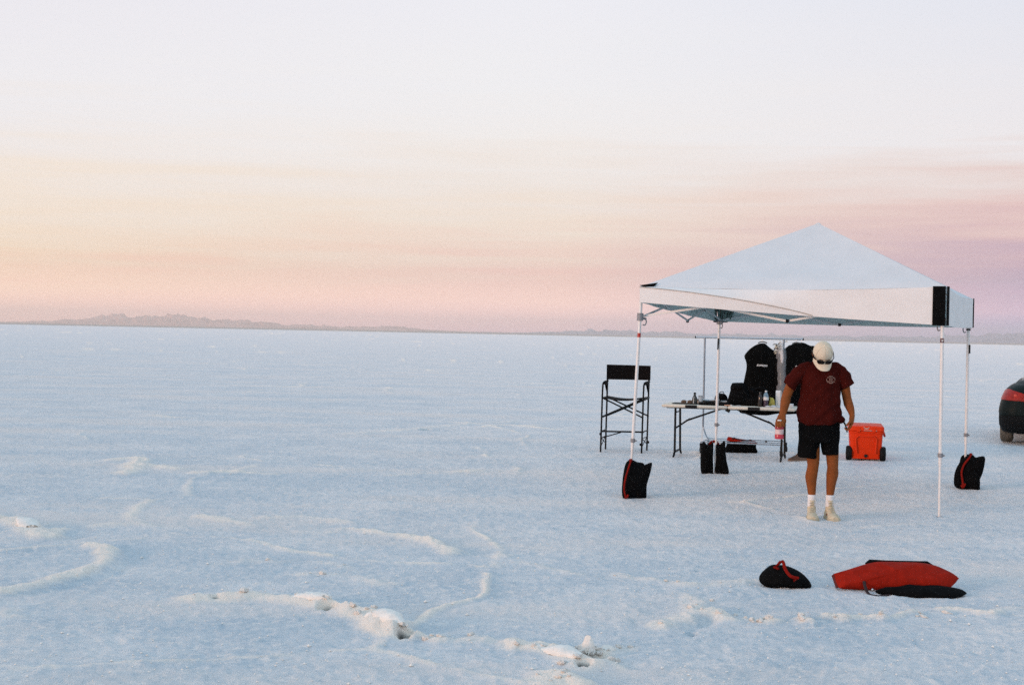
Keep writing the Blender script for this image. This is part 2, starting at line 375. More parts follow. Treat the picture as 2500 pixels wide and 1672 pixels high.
def salt_material():
    m = bpy.data.materials.new('salt'); m.use_nodes = True; t = m.node_tree; b = t.nodes['Principled BSDF']
    def n(k): return t.nodes.new(k)
    geo = n('ShaderNodeNewGeometry'); at = n('ShaderNodeAttribute'); at.attribute_name = 'crust'
    def noise(sc, det=4, ro=.55):
        q = n('ShaderNodeTexNoise'); q.inputs['Scale'].default_value = sc; q.inputs['Detail'].default_value = det; q.inputs['Roughness'].default_value = ro
        t.links.new(geo.outputs['Position'], q.inputs['Vector']); return q.outputs[0]
    def mr(v, a, b_, c, d):
        q = n('ShaderNodeMapRange'); t.links.new(v, q.inputs[0])
        for i, z in enumerate((a, b_, c, d)): q.inputs[i+1].default_value = z
        return q.outputs[0]
    def mix(fac, a, b_, blend='MIX'):
        q = n('ShaderNodeMix'); q.data_type = 'RGBA'; q.blend_type = blend
        for s_, z in ((0, fac), (6, a), (7, b_)):
            if isinstance(z, tuple): q.inputs[s_].default_value = z
            elif isinstance(z, float): q.inputs[s_].default_value = z
            else: t.links.new(z, q.inputs[s_])
        return q.outputs[2]
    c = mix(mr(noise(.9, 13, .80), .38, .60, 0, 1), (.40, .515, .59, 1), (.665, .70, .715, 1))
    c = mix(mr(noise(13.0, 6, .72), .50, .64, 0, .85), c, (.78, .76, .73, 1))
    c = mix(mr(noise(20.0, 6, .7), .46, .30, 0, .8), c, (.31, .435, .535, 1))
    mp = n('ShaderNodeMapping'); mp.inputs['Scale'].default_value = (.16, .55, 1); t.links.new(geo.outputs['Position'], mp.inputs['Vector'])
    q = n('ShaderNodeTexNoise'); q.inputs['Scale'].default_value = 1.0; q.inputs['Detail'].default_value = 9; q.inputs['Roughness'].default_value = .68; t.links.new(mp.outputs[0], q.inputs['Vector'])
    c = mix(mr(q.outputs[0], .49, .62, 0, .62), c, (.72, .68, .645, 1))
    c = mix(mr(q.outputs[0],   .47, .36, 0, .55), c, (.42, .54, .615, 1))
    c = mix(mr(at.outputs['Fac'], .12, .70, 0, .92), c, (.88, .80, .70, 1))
    am = n('ShaderNodeAttribute'); am.attribute_name = 'mud'  # dark mud in the breaks, hole shade put into its colour
    c = mix(mr(am.outputs['Fac'], .35, .8, 0, 1), c, (.040, .042, .036, 1))
    # mud and dry scrub beyond the salt, kilometres out
    vl = n('ShaderNodeVectorMath'); vl.operation = 'LENGTH'; t.links.new(geo.outputs['Position'], vl.inputs[0])
    c = mix(mr(vl.outputs['Value'], 1150, 1600, 0, .9), c, (.16, .155, .13, 1))
    t.links.new(c, b.inputs['Base Color'])
    b.inputs['Diffuse Roughness'].default_value = 1.0; b.inputs['Sheen Weight'].default_value = .14; b.inputs['Sheen Roughness'].default_value = .5; b.inputs['Sheen Tint'].default_value = (1, .88, .80, 1); b.inputs['Roughness'].default_value = .5; b.inputs['Specular IOR Level'].default_value = .7
    b1 = n('ShaderNodeBump'); b1.inputs['Strength'].default_value = .8; b1.inputs['Distance'].default_value = .012
    t.links.new(noise(45.0, 4, .6), b1.inputs['Height'])
    b2 = n('ShaderNodeBump'); b2.inputs['Strength'].default_value = .7; b2.inputs['Distance'].default_value = .006
    t.links.new(noise(150.0, 2), b2.inputs['Height']); t.links.new(b1.outputs[0], b2.inputs['Normal'])
    t.links.new(b2.outputs[0], b.inputs['Normal'])
    return m
SALT = salt_material()
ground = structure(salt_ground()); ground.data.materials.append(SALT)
def gz(x, y): return float(salt_height(np.array([float(x)]), np.array([float(y)]))[0][0])

# broken crust: plates tilted up along the seams, lumps beside them, loose crumbs
CR = mat('salt_crust', (.85, .80, .735), .65, .3, var=.08, scale=20, bump=.5, bscale=70)
def slab(p, q, w, h, seed):
    """a plate of crust buckled into a low tent along p-q, thin edge open at the q end"""
    rnd = random.Random(seed); p = Vector((p[0], p[1], 0)); q = Vector((q[0], q[1], 0)); d = (q-p); L = d.length; d.normalize(); s_ = Vector((-d.y, d.x, 0)); nseg, n = 16, 12; rs = []
    for i in range(nseg+1):
        t = i/nseg; prof = min(1, (t*1.5))**.7*(1-.45*max(0, (t-.7)/.3)); ww = w*(.35+.65*prof)*(1-.25*max(0, t-.8)/.2)*(1+rnd.uniform(-.08, .08)); hh = h*prof*(1+rnd.uniform(-.12, .12)); th = .012
        c = p+d*(L*t*1.0); z = gz(c.x, c.y)-.012; o_ = []; i_ = []
        jag = rnd.uniform(-.03, .03) if i == nseg else 0
        for k in range(n+1):
            a = math.pi*k/n; e = 1+rnd.uniform(-.06, .06); x_ = math.cos(a); y_ = math.sin(a)**.8
            jg = d*(jag+rnd.uniform(-.02, .02)) if i == nseg else Vector()
            o_.append(c+s_*(x_*ww*.5*e)+Vector((0, 0, z+hh*y_*e))+jg); i_.append(c+s_*(x_*(ww*.5-th))+Vector((0, 0, z+max(0, hh-th)*y_-.003))+jg)
        rs.append(o_+i_[::-1])
    b = MB(); b.rings(rs, cap=False); k = len(rs[0]); b.f.append(tuple(range(k)))
    b.f += [(nseg*k+j, nseg*k+j+1, nseg*k+k-2-j, nseg*k+k-1-j) for j in range(n)]
    return b.build('salt_slab', CR, ground, True)
for k, q in enumerate((((-1.36, 8.80), (-1.08, 8.60), .13, .040), ((-.82, 8.25), (-.59, 7.87), .15, .058), ((.16, 7.55), (.375, 7.29), .14, .048), ((.452, 7.60), (.430, 7.49), .075, .085), ((.60, 7.66), (.52, 7.56), .08, .03), ((-4.05, 11.8), (-3.85, 11.5), .18, .045))):
    slab(*q, k+1)
rnd = random.Random(5); lumps = []
b = MB(); bmx = bmesh.new(); bmesh.ops.create_icosphere(bmx, subdivisions=3, radius=1)
for v in bmx.verts:
    q = v.co.copy(); v.co = q*(1+.30*(math.sin(q.x*4.1+q.y*3.3)+math.sin(q.z*5.3-q.y*4.1)+math.sin(q.x*7.7+q.z*6.9))/3+.22*(math.sin(q.x*13+q.y*11)*math.sin(q.z*12-q.y*9)))
lump_me = bpy.data.meshes.new('salt_lump'); bmx.to_mesh(lump_me); bmx.free(); lump_me.materials.append(CR)
lump_me.polygons.foreach_set('use_smooth', [True]*len(lump_me.polygons))
for hh, ww, pts in RIDGES[:34]:
    if max(p[1] for p in pts) > 10.5: continue
    for k in range(int(3+6*rnd.random()) if hh > .04 else 1):
        i = rnd.randrange(len(pts)-1); t = rnd.random(); x = pts[i][0]*(1-t)+pts[i+1][0]*t+rnd.gauss(0, .04); y = pts[i][1]*(1-t)+pts[i+1][1]*t+rnd.gauss(0, .05)
        s = rnd.uniform(.007, .020); o = bpy.data.objects.new('salt_lump', lump_me); COL.objects.link(o); o.parent = ground
        o.location = (x, y, gz(x, y)+s*.25); o.scale = (s*rnd.uniform(.9, 1.7), s*rnd.uniform(.8, 1.2), s*rnd.uniform(.6, .95)); o.rotation_euler = (rnd.uniform(-.3, .3), rnd.uniform(-.3, .3), rnd.uniform(0, 6.28))
cb = MB(); xs = []; 
for k in range(3200):
    r_ = 6.3*math.exp(rnd.random()*math.log(22/6.3)); a_ = R(rnd.uniform(-23, 23)); xs.append((math.sin(a_)*r_, math.cos(a_)*r_))
hz_, cz_ = salt_height(np.array([p[0] for p in xs]), np.array([p[1] for p in xs]))
for (x, y), h_ in zip(xs, hz_):
    s = rnd.uniform(.003, .009)*(1.8 if rnd.random() < .06 else 1)
    p = [Vector((rnd.uniform(.6, 1.2)*s*q[0], rnd.uniform(.6, 1.2)*s*q[1], rnd.uniform(.5, .9)*s*q[2])) + Vector((x, y, h_+s*.2)) for q in ((1, 0, 0), (0, 1, 0), (-1, 0, 0), (0, -1, 0), (0, 0, 1))]
    cb.add(p, [(0, 1, 4), (1, 2, 4), (2, 3, 4), (3, 0, 4), (3, 2, 1, 0)])
o = finish('salt_crumbs', cb.v, cb.f, CR); o['kind'] = 'stuff'

# ------------------------------------------------------------------ far ranges and the air in front of them
PROF = [(-24.06, 1.15), (-21.96, 0.86), (-19.8, 0.86), (-18.92, 1.15), (-17.88, 2.3), (-16.83, 3.46), (-16.07, 5.47), (-15.3, 6.91), (-14.84, 6.34), (-13.76, 6.91), (-13.13, 7.78), (-12.5, 6.62), (-11.87, 5.76), (-11.24, 4.9), (-10.28, 4.61), (-9.64, 3.74), (-9.0, 2.59), (-7.87, 3.17), (-7.06, 2.3), (-5.76, 2.88), (-4.77, 3.17), (-4.12, 2.3), (-3.3, 1.15), (-2.14, 0.58), (0.0, 0.43), (1.48, 1.44), (2.47, 2.88), (3.13, 3.46), (4.12, 3.74), (5.1, 2.88), (6.57, 3.17), (7.38, 2.3), (9.0, 2.59), (10.6, 2.88), (12.19, 2.59), (13.76, 2.88), (15.3, 3.17), (16.83, 4.32), (18.32, 5.76), (19.8, 7.2), (22.67, 8.06), (25.42, 6.34)]
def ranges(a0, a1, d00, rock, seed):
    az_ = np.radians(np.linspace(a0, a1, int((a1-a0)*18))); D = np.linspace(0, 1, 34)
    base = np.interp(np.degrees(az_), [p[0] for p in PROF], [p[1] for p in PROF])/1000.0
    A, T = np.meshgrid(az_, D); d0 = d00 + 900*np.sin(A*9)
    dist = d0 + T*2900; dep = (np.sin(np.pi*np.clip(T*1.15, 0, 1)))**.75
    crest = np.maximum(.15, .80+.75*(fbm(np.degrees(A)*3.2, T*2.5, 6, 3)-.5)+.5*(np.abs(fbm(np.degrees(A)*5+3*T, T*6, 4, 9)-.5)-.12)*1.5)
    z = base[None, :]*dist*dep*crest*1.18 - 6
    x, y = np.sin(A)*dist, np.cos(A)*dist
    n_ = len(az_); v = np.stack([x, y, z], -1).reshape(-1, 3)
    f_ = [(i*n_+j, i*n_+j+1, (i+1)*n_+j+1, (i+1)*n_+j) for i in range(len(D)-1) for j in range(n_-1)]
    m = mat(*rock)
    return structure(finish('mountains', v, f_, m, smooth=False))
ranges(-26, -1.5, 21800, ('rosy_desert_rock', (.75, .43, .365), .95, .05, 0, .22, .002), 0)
ranges(-1.5, 26, 22200, ('earth_shadow_rock', (.33, .36, .45), .95, .05, 0, .2, .002), 5)  # Earth's shadow over this range is put into the bluer rock colour
hz = bpy.data.materials.new('haze'); hz.use_nodes = True; hz.node_tree.nodes.clear()
pv = hz.node_tree.nodes.new('ShaderNodeVolumePrincipled'); pv.inputs['Color'].default_value = (1.0, .93, .89, 1); pv.inputs['Density'].default_value = 6.2e-5; pv.inputs['Anisotropy'].default_value = .84
ho = hz.node_tree.nodes.new('ShaderNodeOutputMaterial'); hz.node_tree.links.new(pv.outputs[0], ho.inputs['Volume'])
hb = MB(); hb.box((0, 0, 123), (54000, 54000, 260)); o = hb.build('haze', hz); o['kind'] = 'stuff'

# ================================================================== pop-up canopy
WHITE_F = mat('white_canopy_cloth', (.71, .705, .705), .8, .2, var=.03, scale=3, bump=.25, bscale=9)
VAL_F = mat('warm_lit_valance_cloth', (.80, .775, .75), .75, .2, var=.03, scale=4, bump=.2, bscale=14)  # same cloth as the roof, warm light put into its colour
VAL_SHADE = mat('shade_tinted_inner_cloth', (.50, .60, .585), .8, .15, var=.05, scale=4)  # inner valance faces: green tint of the shade put into the colour
BLACK_F = mat('black_nylon', (.0045, .0045, .0048), .9, .05, var=.3, scale=30, bump=.5, bscale=60)
RED_F = mat('red_nylon', (.30, .0125, .004), .7, .08, var=.15, scale=20, bump=.35, bscale=45)
STRAP = mat('red_webbing', (.21, .010, .006), .8, .06, var=.15, scale=60)
POLE = mat('white_enamel', (.80, .77, .74), .35, .5, var=.03, scale=8)
POLE_G = mat('grey_steel_bars', (.50, .53, .53), .45, .5, metal=.2, var=.08, scale=12)
GREYP = mat('grey_plastic', (.25, .25, .26), .5, .4, var=.1)
DARKP = mat('black_plastic', (.009, .009, .0095), .6, .2, var=.2)
REDSTK = mat('red_sticker', (.42, .03, .02), .4, .4, var=.1)

can = thing('pop_up_canopy', 'white pop-up canopy on four thin white poles with black corner patches', 'canopy', (3.31, 15.65, 0))
def rel(p, o=can): return Vector(p) - Vector(o.location)
# corner legs: foot xy, top xy, eave height, valance bottom
CA, CB, CC, CD = Vector((4.135, 13.59, 0)), Vector((1.357, 15.0, 0)), Vector((2.53, 17.54, 0)), Vector((5.295, 16.40, 0))
FA, FB, FC, FD = Vector((4.137, 13.59, 0)), Vector((1.273, 15.0, 0)), Vector((2.524, 17.54, 0)), Vector((5.28, 16.40, 0))
EA, EB, EC, ED = (c + Vector((0, 0, z)) for c, z in ((CA, 2.205), (CB, 2.20), (CC, 2.19), (CD, 2.18)))
PEAK = Vector((3.325, 15.58, 2.945))
mid = (CA+CB+CC+CD)/4
def roof(name, a, b):
    """one sewn triangle of the roof, slack between its edges, with thickness"""
    n = 24; top = []; idx = {}
    nrm = (a-PEAK).cross(b-PEAK).normalized()
    if nrm.z < 0: nrm = -nrm
    for i in range(n+1):
        for j in range(i+1):
            u = i/n; w = j/max(i, 1)
            p = PEAK.lerp(a.lerp(b, w), u)
            eave = .035*max(0, (u-.86)/.14)**2*4*w*(1-w)
            sag = .028*math.sin(math.pi*w)*math.sin(math.pi*min(1, u*1.02)) if i else 0
            wr = (.010*math.sin(math.atan2(1-u+.02, w+.02)*26)*max(0, 1-w*2.4) + .010*math.sin(math.atan2(1-u+.02, 1-w+.02)*26)*max(0, 1-(1-w)*2.4))*u**3 + .006*math.sin(w*23+u*5)*u*u*(1-math.sin(math.pi*w)*.6) + .004*math.sin(w*9-u*19)*u*math.sin(math.pi*w)
            p = p - Vector((0, 0, eave)) - nrm*sag + nrm*wr*min(1, 4*w*(1-w)+.05)
            idx[i, j] = len(top); top.append(rel(p))
    f = []
    for i in range(n):
        for j in range(i+1):
            f.append((idx[i, j], idx[i+1, j], idx[i+1, j+1]))
            if j < i: f.append((idx[i, j], idx[i+1, j+1], idx[i, j+1]))
    m_ = len(top); v = top + [p - nrm*.004 for p in top]
    f2 = f + [tuple(q+m_ for q in t[::-1]) for t in f]
    for k in range(n):
        e = (idx[n, k], idx[n, k+1]); f2.append((e[0], e[1], e[1]+m_, e[0]+m_))
    o = finish(name, v, f2, WHITE_F, can, True); fixn(o); return o
for a, b in ((EA, EB), (EB, EC), (EC, ED), (ED, EA)): roof('roof_panel', a, b)

def strip(name, rows, m_out, m_in, thick=.004, seed=0):
    """cloth hanging from the eave: rows of points top to bottom; outside and inner face"""
    nr_, nc = len(rows), len(rows[0]); v = [rel(p) for r in rows for p in r]; f = []
    for i in range(nr_-1):
        for j in range(nc-1): f.append((i*nc+j, i*nc+j+1, (i+1)*nc+j+1, (i+1)*nc+j))
    nrm = (rows[0][-1]-rows[0][0]).cross(Vector((0, 0, 1))).normalized(); k = len(v)
    ctr = (rows[0][0]+rows[0][-1])/2 - mid
    if nrm.dot(Vector((ctr.x, ctr.y, 0))) < 0: nrm = -nrm
    v += [p - nrm*thick for p in v]; nf = len(f)
    f += [tuple(q+k for q in t[::-1]) for t in f]
    for j in range(nc-1): f.append((j, j+1, j+1+k, j+k)); f.append(((nr_-1)*nc+j, (nr_-1)*nc+j+1, (nr_-1)*nc+j+1+k, (nr_-1)*nc+j+k))
    for i in range(nr_-1): f.append((i*nc, (i+1)*nc, (i+1)*nc+k, i*nc+k)); f.append((i*nc+nc-1, (i+1)*nc+nc-1, (i+1)*nc+nc-1+k, i*nc+nc-1+k))
    o = finish(name, v, f, m_out, can, True); o.data.materials.append(m_in)
    for i in range(nf, 2*nf): o.data.polygons[i].material_index = 1
    return fixn(o)
def valance(a, b, ha, hb, fold_a=0.0, fold_b=0.0, seed=0, n=36):
    """a, b eave corners; ha, hb drop at each end; fold = how far the lower half is tucked in at that end"""
    out = (a+b)/2 - mid; out.z = 0; d = (b-a).normalized(); nrm = d.cross(Vector((0, 0, 1))).normalized()
    if nrm.dot(out) < 0: nrm = -nrm
    rows = []
    for i in range(9):
        t = i/8; row = []
        for j in range(n+1):
            u = j/n; p = a.lerp(b, u); h = ha*(1-u)+hb*u; fo = fold_a*max(0, 1-u/.62) + fold_b*max(0, (u-.38)/.62)
            z = p.z - h*t - .037*4*u*(1-u)*(1-t)**2 - .012*math.sin(math.pi*u)*t
            off = (.014*math.sin(u*17+t*3+seed)*t + .009*math.sin(u*41+seed)*t*t)*(4*u*(1-u))**.6
            off += fo*(.075*math.sin(math.pi*min(1, t/.9))*1.0 - .10*max(0, t-.45))
            row.append(Vector((p.x, p.y, z)) + nrm*(.012+off))
        rows.append(row)
    return rows
# front: at the left end the cloth has folded along a crease, the lower strip tucked under
def front_valance():
    d = (EB-EA).normalized(); nrm = d.cross(Vector((0, 0, 1))).normalized()
    if nrm.dot((EA+EB)/2-mid) < 0: nrm = -nrm
    n = 44; rows = []
    ts = [0, .25, .5, .75, 1]
    for part in range(2):
        for k, t in enumerate(ts):
            if part == 1 and k == 0: continue
            row = []
            for j in range(n+1):
                u = j/n; p = EA.lerp(EB, u)
                bot = p.z - (.372*(1-u) + .172*u) - .010*math.sin(math.pi*u)
                ui = min(1, max(0, (u-.40)/.60))
                # crease height: bottom edge until u=.4, then rising to the eave at the left corner
                cz = bot + (p.z-.012-bot)*ui**.85
                co = .028 + .10*math.sin(math.pi*min(1, ui*.9))*(1 if ui > 0 else 0) if ui > 0 else .014+.014*min(1, u*4)
                if part == 0:
                    z = p.z*(1-t)+cz*t - .037*4*u*(1-u)*(1-t)**2; off = .012*(1-t)+co*t + (.012*math.sin(u*15+2*t)*t*(1-t)*3 + .006*math.sin(u*37)*t*(1-ui))*min(1, u*6)
                else:
                    z = cz*(1-t)+bot*t; off = co*(1-t)+(co*.86+.004)*t + .003*math.sin(u*50)*t
                row.append(Vector((p.x, p.y, z)) + nrm*off)
            rows.append(row)
    return rows
fv_ = front_valance(); strip('valance', fv_, VAL_F, VAL_SHADE)
b = MB(); b.tube([rel(p)+Vector((-.002, -.004, 0)) for p in fv_[4][18:]], .0042, 5); b.build('crease_shade_cord', mat('crease_shade_beige', (.40, .35, .30), .8), can, True)  # added cord, its colour painting the darker line of shade along the crease
strip('valance', valance(EB, EC, .172, .318, 0, 0, 1), VAL_F, VAL_SHADE)
strip('valance', valance(EC, ED, .318, .333, 0, 0, 2), VAL_F, VAL_SHADE)
strip('valance', valance(ED, EA, .333, .372, 0, 0, 3), VAL_F, VAL_SHADE)

def corner_patch(e, p1, p2, h, w1, w2, top=True, proud=.021):
    """black reinforcement wrapped round a corner of the cloth"""
    b = MB()
    for q, w in ((p1, w1), (p2, w2)):
        if w <= 0: continue
        d = (q-e); d.z = 0; d.normalize(); nrm = d.cross(Vector((0, 0, 1))); 
        if nrm.dot(e-mid) < 0: nrm = -nrm
        rs = []
        for k in range(5):
            t = k/4; z = e.z+.004 - (h+.004)*t
            c = [Vector((e.x, e.y, z)) + nrm*proud, Vector((e.x, e.y, z)) + d*w + nrm*(proud+.004)]
            rs.append([rel(c[0]), rel(c[1]), rel(c[1]-nrm*.012), rel(c[0]-nrm*.012)])
        b.rings(rs)
    return b.build('corner_patch', BLACK_F, can)
corner_patch(EA, EB, ED, .372, .118, .10)
corner_patch(ED, EA, EC, .333, .02, .10)
corner_patch(EC, EB, ED, .33, .10, .12)
# the left corner has flopped: only a small black triangle shows on top of the eave
b = MB(); e = EB; d1 = (EA-EB).normalized(); pk = (PEAK-EB).normalized(); nrm = d1.cross(pk).normalized()
if nrm.z < 0: nrm = -nrm
out_ = (EB-mid); out_.z = 0; out_.normalize(); fr_ = d1.cross(Vector((0, 0, 1))).normalized()
if fr_.dot((EA+EB)/2-mid) < 0: fr_ = -fr_
tri = [e+fr_*.030+Vector((-.012, 0, .004)), e+d1*.125+fr_*.045+Vector((0, 0, -.034)), e+d1*.13+pk*.06+fr_*.02+Vector((0, 0, .012))]
b.rings([[rel(p) for p in tri], [rel(p+fr_*.006+Vector((0, 0, .004))) for p in tri]])
b.build('corner_patch', BLACK_F, can)

# legs
def leg(f_, e, decal, collar_z=.59, dark=False):
    f0 = Vector((f_.x, f_.y, -.01)); inn_ = (mid-e); inn_.z = 0; inn_.normalize(); ins_ = inn_*(.045 if e is not EB else 0); f0 += ins_*.6; t = Vector((e.x, e.y, e.z-.03))+ins_; at = lambda z: f0.lerp(t, (z-f0.z)/(t.z-f0.z))
    rot = (t-f0).to_track_quat('Z', 'Y').to_euler(); rot = Euler((math.atan2(-(t-f0).y, (t-f0).z), math.atan2((t-f0).x, (t-f0).z), R(-25)))
    b = MB(); b.tube([rel(at(collar_z-.1)), rel(t)], .0175, 10); lg = b.build('leg', POLE, can, True)
    b = MB(); b.tube([rel(f0), rel(at(collar_z))], .0135, 10); b.build('inner_leg', POLE, lg, True)
    b = MB(); b.box(rel(f0+Vector((0, 0, .012))), (.055, .055, .008)); b.build('foot_plate', GREYP, lg)
    b = MB(); b.tube([rel(at(collar_z-.018)), rel(at(collar_z+.022))], .026, 10); b.tube([rel(at(collar_z)), rel(at(collar_z)+Vector((.04, -.012, 0)))], .009, 6); b.build('height_collar', GREYP, lg, True)
    b = MB(); zs = 1.875 if e is not EA else 1.87
    b.tube([rel(at(zs-.04)), rel(at(zs+.04))], .034, 8); inward = (mid-e); inward.z = 0; inward.normalize()
    b.tube([rel(at(zs-.01)), rel(at(zs-.02)+inward*.07)], .014, 6)
    b.tube([rel(p) for p in curve([at(zs-.02)+inward*.06, at(zs-.05)+inward*.075, at(zs-.085)+inward*.06, at(zs-.08)+inward*.035], 4)], .007, 5)
    b.build('slider', GREYP, lg, True)
    b = MB(); b.box(rel(t+Vector((0, 0, -.015))), (.042, .042, .08), bev=.008); b.build('top_bracket', GREYP, lg)
    if decal == 'red':
        b = MB(); b.tube([rel(at(1.66)), rel(at(1.705))], .0186, 10); b.build('sticker', REDSTK, lg, True)
    if decal == 'emblem':
        b = MB(); b.tube([rel(at(1.668)), rel(at(1.712))], .0186, 10); b.build('sticker', mat('dark_red_sticker', (.10, .02, .02), .4, .4), lg, True)
        c = at(1.69) + Vector((-.003, -.0195, 0)); b = MB()
        for dx, dz, sx_, sz_ in ((-.006, 0, .004, .026), (0, -.002, .004, .02), (.006, .002, .004, .026)):
            b.box(rel(c+Vector((dx, 0, dz))), (sx_, .002, sz_))
        b.build('sticker_print', POLE, lg)
    if decal == 'strap':
        b = MB(); c = at(1.60) + Vector((-.012, -.022, 0)); b.tube([rel(c+Vector((.003, 0, .062))), rel(c+Vector((.002, 0, 0))), rel(c+Vector((-.004, 0, -.075)))], [.010, .011, .005], 6); b.build('strap_tail', DARKP, lg, True)
    if decal == 'latch':
        b = MB(); c = at(1.60) + Vector((.012, -.020, 0)); b.box(rel(c), (.016, .016, .10)); b.build('latch', DARKP, lg)
        b = MB(); b.tube([rel(at(1.815)), rel(at(1.83))], .028, 8); b.build('clamp_ring', DARKP, lg, True)
    return lg
leg(FA, EA, 'emblem'); leg(FB, EB, 'red', .57); leg(FC, EC, 'strap', .60); leg(FD, ED, 'latch', .61)

def bar(p, q, m=POLE, r=.0105):
    b = MB(); d = (Vector(q)-Vector(p)).normalized()
    b.tube([rel(p), rel(q)], [(r*.55, r*1.25)]*2, 6, ref=d.cross(Vector((0, 0, 1)))); return b.build('truss_bar', m, can, True)
def joint(p, r=.019):
    b = MB(); b.box(rel(p), (r*1.7, r*2.2, r*1.9), bev=.006); return b.build('truss_joint', DARKP, can)
def side(a, b_, m):
    """two scissor pairs along one side: sliders and brackets at the ends, pivots in the middle"""
    inn = mid - (a+b_)/2; inn.z = 0; inn.normalize(); ins = inn*.05
    sa, sb = Vector((a.x, a.y, 1.885))+ins*.6, Vector((b_.x, b_.y, 1.885))+ins*.6
    ta, tb = Vector((a.x, a.y, 2.135))+ins*.6, Vector((b_.x, b_.y, 2.135))+ins*.6
    m_ = (a+b_)/2; lo = Vector((m_.x, m_.y, 1.855))+ins; hi = Vector((m_.x, m_.y, 2.12))+ins
    sh = inn*.022
    bar(sa, hi, m); bar(ta+sh, lo+sh, m); bar(sb+sh, hi+sh, m); bar(tb, lo, m); joint(lo+sh*.5); joint(hi+sh*.5, .017)
    for p, q, r_, s_ in ((sa, hi, ta, lo), (sb, hi, tb, lo)): joint((p+q)/4+(r_+s_)/4+sh*.5, .014)
side(EA, EB, POLE); side(EB, EC, POLE_G); side(EC, ED, POLE_G); side(ED, EA, POLE_G)
# bars from the side pivots up to the hub and the short centre mast
hub = Vector((PEAK.x, PEAK.y, 2.35))
for a, c in ((EA, EB), (EB, EC), (EC, ED), (ED, EA)):
    m_ = (a+c)/2; inn = mid-m_; inn.z = 0; inn.normalize(); bar(Vector((m_.x, m_.y, 2.12))+inn*.06, hub, POLE_G)
b = MB(); b.tube([rel(hub-Vector((0, 0, .04))), rel(PEAK-Vector((0, 0, .02)))], [.018, .014], 8); b.build('centre_mast', POLE_G, can, True)
b = MB(); b.lathe(rel(PEAK-Vector((0, 0, .012))), [(.02, -.03), (.035, 0), (.02, .012), (.004, .018)], 10); b.build('peak_cap', WHITE_F, can, True)
# gathered cloth inside the far corner, shade under the roof put into its teal
b = MB(); rn = random.Random(3)
for k in range(6):
    x0 = CC + Vector((-.05+.045*k, -.07-.02*(k % 2), 0))
    b.tube([rel(Vector((x0.x, x0.y, 2.15))), rel(Vector((x0.x+rn.uniform(-.01, .01), x0.y, 2.0))), rel(Vector((x0.x*.75+(CC.x+.03)*.25, x0.y, 1.90)))], [(.022, .02), (.024, .018), (.012, .012)], 7)
b.build('gathered_cloth', mat('shade_tinted_gathers', (.11, .16, .145), .85, .15, var=.3, scale=25), can, True)

# ================================================================== weight bags round the poles
def weight_bag(label, loc, rz, lobes, straps, group='weight bags around the canopy poles', red_top=None):
    t = thing('weight_bag', label, 'weight bag', loc, rz, group)
    for k, (outl, y, th) in enumerate(lobes):
        b = MB(); b.pillow(outl, th, Matrix.Translation((0, y, 0)), noise=.011, seed=k+int(loc[0]*100), power=.42); b.build('bag_lobe', BLACK_F, t, True)
    for pts, w in straps:
        b = MB(); b.tube(curve(pts, 5), w, 8, flat=.006, ref=(1, 0, .2)); b.build('handle_strap', STRAP, t, True)
    return t
g0 = lambda x, y: gz(x, y)-.004
weight_bag('black weight bag with red left edge, foot of the pole with red sticker', (1.255, 14.72, g0(1.255, 14.72)), R(8),
    [([(-.085, .0), (-.105, .10), (-.075, .26), (-.025, .385), (.03, .38), (.09, .345), (.15, .36), (.205, .375), (.19, .27), (.155, .14), (.145, .0), (.03, -.005)], -.085, .12),
     ([(-.05, .0), (-.06, .15), (-.03, .34), (.03, .385), (.10, .36), (.17, .34), (.185, .2), (.17, .0), (.05, 0)], .115, .12)],
    [([(-.018, -.09, .395), (-.05, -.145, .34), (-.085, -.150, .22), (-.098, -.150, .12), (-.085, -.150, .04), (-.075, -.148, .01)], .009), ([(-.02, -.09, .39), (.0, 0, .385), (.02, .11, .385), (.01, .17, .28)], .018), ([(-.092, -.152, .012), (-.070, -.155, .022), (-.055, -.152, .05)], .012)])
weight_bag('upright black weight bag split around the far pole before the clothes rail', (2.52, 17.50, g0(2.52, 17.5)), R(4),
    [([(-.150, .0), (-.168, .12), (-.165, .33), (-.148, .385), (-.125, .395), (-.095, .36), (-.06, .355), (-.03, .375), (-.012, .38), (-.014, .2), (-.01, 0), (-.08, -.004)], .02, .15),
     ([(.012, .0), (.014, .2), (.012, .37), (.04, .355), (.08, .37), (.115, .405), (.135, .40), (.135, .33), (.155, .17), (.188, .0), (.09, -.004)], .02, .15)],
    [([(-.06, .04, .34), (-.04, .02, .39), (-.015, .01, .40), (.03, .02, .385), (.06, .05, .35)], .018)])
weight_bag('black weight bag with red strap at the foot of the pole nearest the car', (5.285, 16.32, g0(5.285, 16.32)), R(-14),
    [([(-.150, .02), (-.178, .08), (-.168, .2), (-.12, .31), (-.075, .365), (-.02, .40), (.03, .40), (.065, .355), (.11, .39), (.152, .385), (.158, .33), (.135, .2), (.10, .10), (.105, .0), (-.02, -.004)], -.09, .13),
     ([(-.10, .0), (-.115, .16), (-.10, .34), (-.06, .385), (0, .39), (.07, .36), (.125, .36), (.12, .15), (.105, 0)], .10, .12)],
    [([(.01, -.08, .408), (-.02, -.15, .37), (-.075, -.163, .29), (-.10, -.165, .2), (-.085, -.163, .1), (-.085, -.158, .05)], .011), ([(.005, -.09, .41), (.01, 0, .40), (.01, .1, .395), (0, .165, .3)], .017), ([(-.10, -.165, .035), (-.08, -.166, .05), (-.07, -.16, .08)], .022)])

